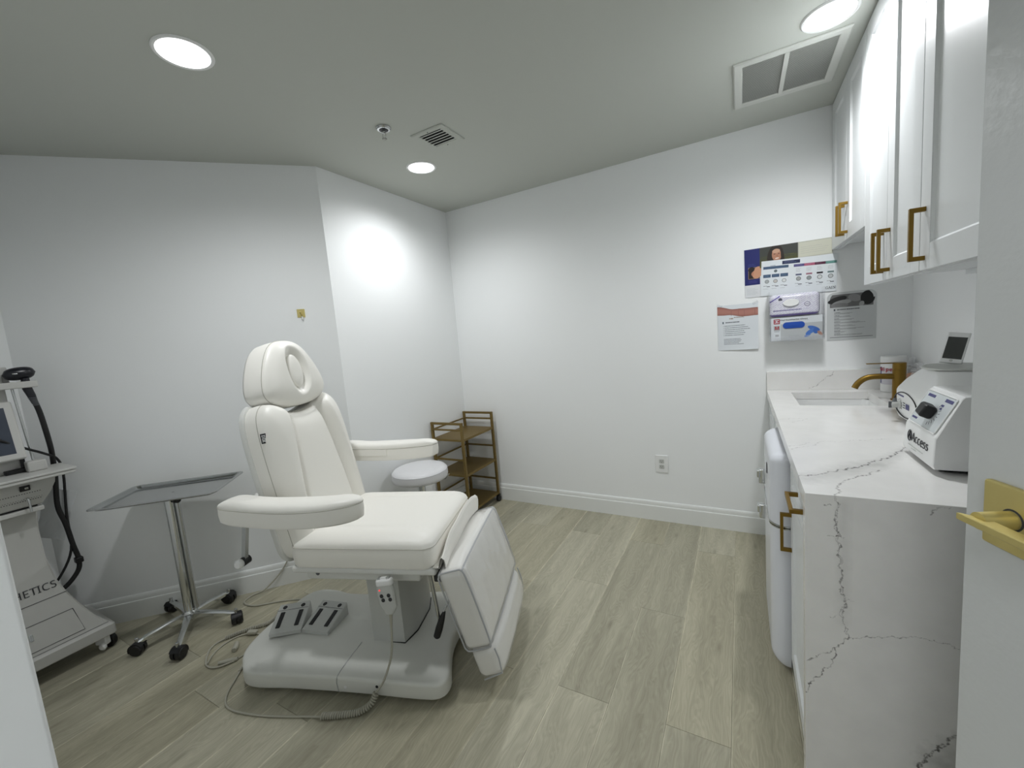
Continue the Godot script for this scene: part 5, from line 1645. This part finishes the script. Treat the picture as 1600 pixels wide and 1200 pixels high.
func tray_stand() -> void:
	var t := thing("tray_stand", "chrome instrument tray stand on five black casters", "tray stand", Vector3(-2.555, 0, -0.89))
	# tray
	var a := 5.553
	var e1 := Vector3(cos(a), 0, sin(a))
	var e2 := Vector3(-sin(a), 0, cos(a))
	var TB := Basis(e1, -e2, Vector3.UP)
	var tray_c := Vector3(-2.515, 0.752, -0.898) - Vector3(-2.555, 0, -0.89)
	var rings := []
	for q in [[0.0, 0.0], [0.0, 0.004], [0.006, 0.005], [0.014, 0.0035], [0.020, -0.006], [0.026, -0.011], [0.20, -0.012]]:
		var ring := PackedVector3Array()
		for p in rrect(0.264, 0.176, 0.03, 5):
			var s := Vector2(1.0 - q[0] / 0.264, 1.0 - q[0] / 0.176) if q[0] < 0.1 else Vector2(0.02, 0.02)
			ring.append(Vector3(p.x * s.x, p.y * s.y, q[1]))
		rings.append(ring)
	for q in [[0.20, -0.0135], [0.028, -0.0130], [0.018, -0.008], [0.012, 0.0015], [0.002, 0.0]]:
		var ring := PackedVector3Array()
		for p in rrect(0.264, 0.176, 0.03, 5):
			var s := Vector2(1.0 - q[0] / 0.264, 1.0 - q[0] / 0.176) if q[0] < 0.1 else Vector2(0.02, 0.02)
			ring.append(Vector3(p.x * s.x, p.y * s.y, q[1]))
		rings.append(ring)
	rings.append(rings[0])
	part("tray", mesh(loft(rings, false), 30), mat(rgb(178, 180, 180), 0.13, 1.0), t, Transform3D(TB, tray_c))
	part("tray_frame", mesh(tube([tray_c + e1 * -0.16 + Vector3(0, -0.020, 0), tray_c + Vector3(0, -0.02, 0), tray_c + e1 * 0.2 + Vector3(0, -0.02, 0)], 0.007, 10)), M.chrome, t)
	part("bracket", mesh(moved(rb(Vector3(0.10, 0.018, 0.045), 0.004, 2), Transform3D(Basis(e1, Vector3.UP, e1.cross(Vector3.UP)), Vector3(-0.01, 0.722, -0.01)))), M.steel, t)
	# column: outer tube, inner rod, knob
	part("column", mesh(lathe([Vector2(0.001, 0.06), Vector2(0.022, 0.06), Vector2(0.022, 0.715), Vector2(0.02, 0.717), Vector2(0.001, 0.717)], 28)), M.chrome, t)
	part("rod", mesh(moved(lathe([Vector2(0.001, 0.10), Vector2(0.0105, 0.10), Vector2(0.0105, 0.728), Vector2(0.001, 0.728)], 16), at(0.026, 0, -0.022))), M.steel, t)
	part("knob", mesh(moved(lathe([Vector2(0.001, 0), Vector2(0.017, 0.002), Vector2(0.019, 0.008), Vector2(0.017, 0.024), Vector2(0.001, 0.026)], 8), rot(Vector3(0, 0, 1), -90, Vector3(0.03, 0.698, -0.015))), 20), M.black, t)
	part("hub", mesh(lathe([Vector2(0.001, 0.05), Vector2(0.03, 0.05), Vector2(0.036, 0.06), Vector2(0.034, 0.085), Vector2(0.026, 0.096), Vector2(0.001, 0.096)], 28)), M.chrome, t)
	var ends := [Vector3(-0.025, 0, 0.215), Vector3(0.215, 0, 0.145), Vector3(0.215, 0, -0.115), Vector3(-0.03, 0, -0.20), Vector3(-0.27, 0, -0.02)]
	for i in 5:
		var d: Vector3 = ends[i]
		var n: Vector3 = d.normalized()
		var side := n.cross(Vector3.UP)
		var rr := []
		for q in [[0.02, 0.019, 0.056, 0.086], [0.08, 0.016, 0.058, 0.084], [0.18, 0.013, 0.056, 0.075], [d.length() - 0.012, 0.012, 0.053, 0.067], [d.length() + 0.006, 0.008, 0.054, 0.065]]:
			var ring := PackedVector3Array()
			for p in [[-1.0, q[2]], [1.0, q[2]], [1.0, q[3] - 0.006], [0.5, q[3]], [-0.5, q[3]], [-1.0, q[3] - 0.006]]:
				ring.append(n * q[0] + side * q[1] * p[0] + Vector3(0, p[1], 0))
			rr.append(ring)
		part("leg", mesh(loft(rr), 30), M.chrome, t)
		caster(t, Vector3(d.x, 0, d.z), 0.030, [2.2, 0.5, 1.1, 2.0, 0.3][i])

func machine() -> void:
	# trolley machine; front faces +x, its far side (towards -z) is on the right in view
	var t := thing("laser_machine", "white wheeled laser treatment machine with a tilted screen, at the left edge", "machine", Vector3(-2.93, 0, -0.40))
	# [height, front x, half width, back x]
	var sec := [[0.085, 0.192, 0.250, -0.115], [0.09, 0.196, 0.254, -0.117], [0.135, 0.196, 0.254, -0.117], [0.140, 0.190, 0.248, -0.117], [0.150, 0.180, 0.236, -0.117], [0.20, 0.164, 0.200, -0.117], [0.268, 0.138, 0.170, -0.116], [0.352, 0.104, 0.138, -0.115], [0.418, 0.078, 0.120, -0.115], [0.53, 0.052, 0.108, -0.114], [0.66, 0.040, 0.108, -0.113], [0.765, 0.045, 0.116, -0.112]]
	var rings := []
	for s in sec:
		var ring := PackedVector3Array()
		for p in [[s[1], -s[2] + 0.006], [s[1] - 0.006, -s[2]], [s[3], -s[2]], [s[3], s[2]], [s[1] - 0.006, s[2]], [s[1], s[2] - 0.006]]:
			ring.append(Vector3(p[0], s[0], p[1]))
		rings.append(ring)
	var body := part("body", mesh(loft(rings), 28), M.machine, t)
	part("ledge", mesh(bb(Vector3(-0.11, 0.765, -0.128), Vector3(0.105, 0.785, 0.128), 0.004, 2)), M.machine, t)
	part("gap", mesh(bb(Vector3(-0.10, 0.784, -0.112), Vector3(0.085, 0.795, 0.112), 0.001)), M.black, t)
	# fascia
	var fs := []
	for q in [[0.794, 0.092, 0.124], [0.80, 0.100, 0.128], [0.845, 0.118, 0.155], [0.885, 0.128, 0.172], [0.916, 0.132, 0.176]]:
		var ring := PackedVector3Array()
		for p in [[q[1], -q[2]], [-0.11, -q[2]], [-0.11, q[2]], [q[1], q[2]]]:
			ring.append(Vector3(p[0], q[0], p[1]))
		fs.append(ring)
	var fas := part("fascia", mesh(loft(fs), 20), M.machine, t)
	# deck with two layers
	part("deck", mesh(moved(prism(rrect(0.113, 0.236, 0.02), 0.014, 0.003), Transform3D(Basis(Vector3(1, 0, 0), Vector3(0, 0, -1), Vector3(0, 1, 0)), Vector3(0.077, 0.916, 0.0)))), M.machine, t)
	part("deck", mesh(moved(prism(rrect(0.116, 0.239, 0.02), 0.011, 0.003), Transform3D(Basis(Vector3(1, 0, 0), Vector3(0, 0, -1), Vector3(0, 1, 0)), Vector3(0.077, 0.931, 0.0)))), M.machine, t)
	# fascia fittings; +x side. face frame: right = -z, up, out = +x
	var FX := Basis(Vector3(0, 0, -1), Vector3(0.22, 0.975, 0).normalized(), Vector3(0.975, -0.22, 0).normalized())
	part("socket", mesh(rb(Vector3(0.032, 0.024, 0.008), 0.002)), M.black, fas, Transform3D(FX, Vector3(0.130, 0.885, -0.078)))
	part("socket_insert", mesh(rb(Vector3(0.012, 0.010, 0.004), 0.002)), M.steel, fas, Transform3D(FX, Vector3(0.135, 0.885, -0.082)))
	var holes := PackedVector3Array()
	for r in 5:
		for c in 18:
			holes.append_array(moved(rb(Vector3(0.0035, 0.0035, 0.001), 0.0003), Transform3D(FX, Vector3(0.1105 + 0.0028 * r, 0.826 + r * 0.0085, -0.122 + c * 0.0078 - (r % 2) * 0.0035))))
	part("vent_holes", mesh(holes, 20), M.dark, fas).set_meta("kind", "stuff")
	part("key", mesh(tube([Vector3(0.123, 0.838, -0.080), Vector3(0.132, 0.828, -0.081), Vector3(0.131, 0.80, -0.082), Vector3(0.130, 0.775, -0.083)], [0.004, 0.0035, 0.0045, 0.0045], 8)), M.steel, fas)
	# lower front: name, drawer panel, line
	var slope := Vector3(0.104 - 0.164, 0.352 - 0.20, 0).normalized()
	var outw := Vector3(slope.y, -slope.x, 0)
	var FL := Basis(Vector3(0, 0, -1), slope, outw)
	part("lettering", words("AESTHETICS", 0.043, 0.0008), M.ink, body, Transform3D(Basis(Vector3(0, 0, -1), Vector3(-0.34, 0.94, 0).normalized(), Vector3(0.94, 0.34, 0).normalized()), Vector3(0.0868, 0.402, 0.000)))
	part("seam_line", mesh(tube([Vector3(0.105, 0.352, -0.137), Vector3(0.105, 0.352, 0.137)], 0.0013, 5)), M.ink, body)
	var dp := tube([Vector3(0.1375, 0.272, -0.138), Vector3(0.176, 0.165, -0.155), Vector3(0.176, 0.165, 0.155), Vector3(0.1375, 0.272, 0.138), Vector3(0.1375, 0.272, -0.138), Vector3(0.14, 0.265, -0.139)], 0.0013, 5)
	part("panel_line", mesh(dp), M.ink, body)
	part("latch", mesh(rb(Vector3(0.012, 0.03, 0.006), 0.002)), M.steel, body, Transform3D(FL, Vector3(0.155, 0.225, 0.004)))
	part("base_line", mesh(tube([Vector3(0.1815, 0.149, -0.234), Vector3(0.1815, 0.149, 0.234)], 0.001, 5)), M.ink, body)
	for sx in [0.135, -0.085]:
		for sz in [-1, 1]:
			var c := Vector3(sx, 0, sz * 0.225)
			var k := part("caster", mesh(moved(lathe([Vector2(0.004, -0.012), Vector2(0.033, -0.012), Vector2(0.037, -0.008), Vector2(0.037, 0.008), Vector2(0.033, 0.012), Vector2(0.004, 0.012)], 24), rot(Vector3.RIGHT, 90, Vector3(0, 0.037, -0.012)))), M.black, t, Transform3D(Basis(Vector3.UP, 0.5), c))
			part("fork", mesh(bb(Vector3(-0.028, 0.035, 0.004), Vector3(0.03, 0.080, 0.030), 0.006, 2)), M.white, k)
			part("fork_plate", mesh(bb(Vector3(-0.026, 0.072, -0.03), Vector3(0.028, 0.086, 0.03), 0.003, 2)), M.white, k)
			part("hub_cap", mesh(moved(lathe([Vector2(0.016, 0), Vector2(0.018, 0.008), Vector2(0.012, 0.014), Vector2(0.001, 0.015)], 20), rot(Vector3.RIGHT, 90, Vector3(0.014, 0.032, 0.028)))), M.white, k)
	# screen, tilted back
	var sc := Transform3D(Basis(Vector3(0, 0, -1), Vector3(-0.26, 0.966, 0), Vector3(0.966, 0.26, 0)), Vector3(0.035, 1.14, 0.055))
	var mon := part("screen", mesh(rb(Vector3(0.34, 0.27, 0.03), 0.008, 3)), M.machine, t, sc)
	part("glass", mesh(rb(Vector3(0.285, 0.215, 0.002), 0.0008)), mat(rgb(70, 76, 88), 0.15), mon, at(0, 0, 0.015))
	part("screen_arm", mesh(bb(Vector3(-0.04, 0.94, -0.115), Vector3(0.03, 0.96, -0.05), 0.003)), M.black, t)
	part("screen_arm", mesh(bb(Vector3(-0.01, 0.94, -0.118), Vector3(0.012, 1.01, -0.104), 0.003)), M.black, t)
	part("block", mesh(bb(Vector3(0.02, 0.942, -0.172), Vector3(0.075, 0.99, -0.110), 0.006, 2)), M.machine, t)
	# mast and holder for the handpiece
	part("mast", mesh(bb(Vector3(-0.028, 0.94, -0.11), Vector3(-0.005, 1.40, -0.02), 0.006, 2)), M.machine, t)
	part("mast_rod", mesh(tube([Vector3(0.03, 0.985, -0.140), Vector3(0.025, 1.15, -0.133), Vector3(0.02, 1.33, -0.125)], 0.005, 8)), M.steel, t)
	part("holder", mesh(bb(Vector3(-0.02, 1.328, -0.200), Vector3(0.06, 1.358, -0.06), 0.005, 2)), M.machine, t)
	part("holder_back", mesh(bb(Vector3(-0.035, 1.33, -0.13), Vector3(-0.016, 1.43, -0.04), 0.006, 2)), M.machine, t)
	# handpiece resting in the holder
	var hp := thing("handpiece", "black laser handpiece resting in the white holder above the machine", "handpiece", Vector3(-2.91, 1.3595, -0.556))
	var hrings := []
	for i in 13:
		var u := -1.0 + 2.0 * i / 12.0
		var rr := pow(maxf(0.0, 1.0 - pow(absf(u), 2.6)), 0.5)
		var ring := PackedVector3Array()
		for j in 18:
			var a := TAU * j / 18
			ring.append(Vector3(0.030 * maxf(rr, 0.02) * cos(a), 0.036 + 0.030 * maxf(rr, 0.02) * sin(a) - u * 0.004, -u * -0.052))
		hrings.append(ring)
	part("shell", mesh(loft(hrings), 60), mat(rgb(18, 19, 28), 0.3), hp)
	part("logo_strip", mesh(rb(Vector3(0.0015, 0.005, 0.016), 0.0005)), M.steel, hp, at(0.0295, 0.036, 0.018))
	part("grip", mesh(tube([Vector3(0.012, 0.012, -0.012), Vector3(0.015, -0.035, -0.012), Vector3(0.016, -0.07, -0.020), Vector3(0.016, -0.105, -0.026)], [0.014, 0.016, 0.0145, 0.011], 14), 60), mat(rgb(18, 19, 28), 0.4), hp)
	for i in 6:
		part("strain_ring", mesh(moved(ring_mesh(0.0145 - 0.0006 * i, 0.009, 0.003, 18), at(0.016, -0.082 - i * 0.007, -0.021 - 0.0015 * i))), M.gasket, hp)
	part("hose", mesh(tube(spline([Vector3(0.016, -0.099, -0.026), Vector3(0.010, -0.159, -0.036), Vector3(0.005, -0.265, -0.044), Vector3(-0.040, -0.349, -0.056), Vector3(-0.075, -0.414, -0.061), Vector3(-0.075, -0.479, -0.058), Vector3(-0.075, -0.629, -0.044), Vector3(-0.075, -0.733, -0.058), Vector3(-0.075, -0.846, -0.067), Vector3(-0.075, -0.931, -0.076), Vector3(-0.075, -0.989, -0.063), Vector3(-0.075, -1.045, -0.007), Vector3(-0.090, -1.059, 0.056)], 6), 0.0105, 12), 60), M.black, hp)
	var cb := part("cable", mesh(tube(spline([Vector3(0.070, 1.200, 0.040), Vector3(0.070, 1.135, -0.020), Vector3(0.050, 1.060, -0.110), Vector3(0.000, 1.005, -0.185), Vector3(-0.050, 0.960, -0.232), Vector3(-0.055, 0.880, -0.242), Vector3(-0.055, 0.680, -0.224), Vector3(-0.055, 0.490, -0.213), Vector3(-0.055, 0.365, -0.148), Vector3(-0.070, 0.330, -0.100)], 6), 0.0055, 8), 60), M.black, t)
	part("tie", mesh(moved(rb(Vector3(0.034, 0.03, 0.03), 0.006, 2), at(-0.055, 0.428, -0.232))), M.black, cb)
	# crumpled paper tucked between machine and wall
	var pt := FastNoiseLite.new()
	pt.seed = 4
	pt.frequency = 9.0
	var nw := Vector3(0.7257, 0, 0.688)
	var sh := sheet(0.12, 0.26, 0.0015, func(p): return p + Vector3(0, 0, 0.02 * pt.get_noise_2d(p.x, p.y) + 0.9 * p.x * p.x))
	single("paper", sh, M.paper, "crumpled white paper tucked between the trolley machine and the slanting wall", "paper", Transform3D(Basis(Vector3.UP.cross(nw).normalized(), Vector3.UP, nw.normalized()) * Basis(Vector3(0, 0, 1), -0.35), Vector3(-3.04, 0.68, -0.600)))

func cords() -> void:
	# coiled lead of the hand control: down the front, along the base, out over the floor
	var C := chair_xf()
	var o := thing("control_cord", "grey lead running from the hand remote, coiled along the chair base front", "cord")
	var d := []
	for p in [Vector3(0.70, 0.352, 0.296), Vector3(0.702, 0.30, 0.305), Vector3(0.70, 0.2, 0.326), Vector3(0.675, 0.12, 0.352), Vector3(0.645, 0.075, 0.356), Vector3(0.632, 0.062, 0.354)]:
		d.append(C * p)
	part("lead", mesh(tube(spline(d, 6), 0.0042, 8), 60), M.cord, o)
	part("strain_relief", mesh(tube([C * Vector3(0.70, 0.362, 0.292), C * Vector3(0.701, 0.335, 0.298), C * Vector3(0.702, 0.30, 0.305)], [0.0085, 0.0065, 0.0045], 10)), M.cord, o)
	d = []
	for p in [Vector3(0.632, 0.058, 0.356), Vector3(0.618, 0.03, 0.372), Vector3(0.575, 0.012, 0.395), Vector3(0.51, 0.0115, 0.412), Vector3(0.44, 0.0115, 0.424)]:
		d.append(C * p)
	part("coil", mesh(coil(spline(d, 10), 0.0095, 0.0036, 0.0088), 60), M.cord, o)
	d = []
	for p in [Vector3(0.44, 0.008, 0.424), Vector3(0.39, 0.0045, 0.424), Vector3(0.193, 0.0045, 0.438), Vector3(0.036, 0.0045, 0.424), Vector3(-0.035, 0.0045, 0.372), Vector3(-0.074, 0.0045, 0.28), Vector3(-0.095, 0.0055, 0.225)]:
		d.append(C * p)
	part("lead", mesh(tube(spline(d, 6), 0.0038, 8), 60), M.cord, o)
	part("plug", mesh(tube([C * Vector3(-0.088, 0.007, 0.25), C * Vector3(-0.094, 0.0095, 0.225), C * Vector3(-0.10, 0.0095, 0.19), C * Vector3(-0.10, 0.0095, 0.172)], [0.005, 0.0085, 0.0095, 0.009], 10)), M.cord, o)
	# foot switch lead looped beside the base
	o = thing("pedal_cord", "grey coiled lead with plugs looped on the floor at the left of the chair base", "cord")
	var h := 0.0075
	part("coil", mesh(coil(spline([Vector3(-2.068, 0.09, -1.075), Vector3(-2.11, 0.05, -1.09), Vector3(-2.16, 0.012, -1.06), Vector3(-2.22, 0.0095, -0.985), Vector3(-2.262, 0.0095, -0.905)], 8), 0.0075, 0.0031, 0.0080), 60), M.cord, o)
	part("lead", mesh(tube(spline([Vector3(-2.262, h, -0.905), Vector3(-2.272, 0.0045, -0.865), Vector3(-2.245, 0.0045, -0.823), Vector3(-2.16, 0.0045, -0.775), Vector3(-2.094, 0.0065, -0.785), Vector3(-2.055, h, -0.84)], 8), 0.0040, 8), 60), M.cord, o)
	part("lead", mesh(tube(spline([Vector3(-2.06, 0.0045, -0.845), Vector3(-2.055, 0.0045, -0.92), Vector3(-2.10, 0.0045, -0.99), Vector3(-2.155, h, -0.99), Vector3(-2.215, 0.0045, -0.95), Vector3(-2.228, 0.0045, -0.89), Vector3(-2.208, 0.0045, -0.83), Vector3(-2.15, 0.013, -0.775)], 8), 0.0034, 8), 60), M.cord, o)
	part("plug", mesh(moved(rb(Vector3(0.05, 0.017, 0.024), 0.006, 2), Transform3D(Basis(Vector3.UP, 0.45), Vector3(-2.165, 0.0145, -0.985)))), M.cord, o)
	part("plug", mesh(tube([Vector3(-2.165, 0.011, -0.91), Vector3(-2.142, 0.0125, -0.895), Vector3(-2.122, 0.012, -0.875)], [0.010, 0.0125, 0.011], 10)), M.cord, o)
	part("plug", mesh(tube([Vector3(-2.105, 0.0105, -0.80), Vector3(-2.075, 0.0105, -0.83), Vector3(-2.05, 0.0105, -0.855)], [0.008, 0.010, 0.008], 10)), M.cord, o)
	# mains lead from the back of the base up towards the wall
	o = single("mains_cord", mesh(tube(spline([Vector3(-2.36, 0.33, -1.40), Vector3(-2.385, 0.24, -1.37), Vector3(-2.42, 0.12, -1.33), Vector3(-2.48, 0.02, -1.24), Vector3(-2.515, 0.005, -1.17), Vector3(-2.486, 0.0048, -1.115), Vector3(-2.395, 0.0048, -1.125), Vector3(-2.29, 0.0048, -1.21), Vector3(-2.19, 0.0048, -1.265), Vector3(-2.12, 0.015, -1.25), Vector3(-2.09, 0.03, -1.235)], 8), 0.0042, 8), 60), M.cord, "thin grey mains lead looping on the floor behind the chair base", "cord")
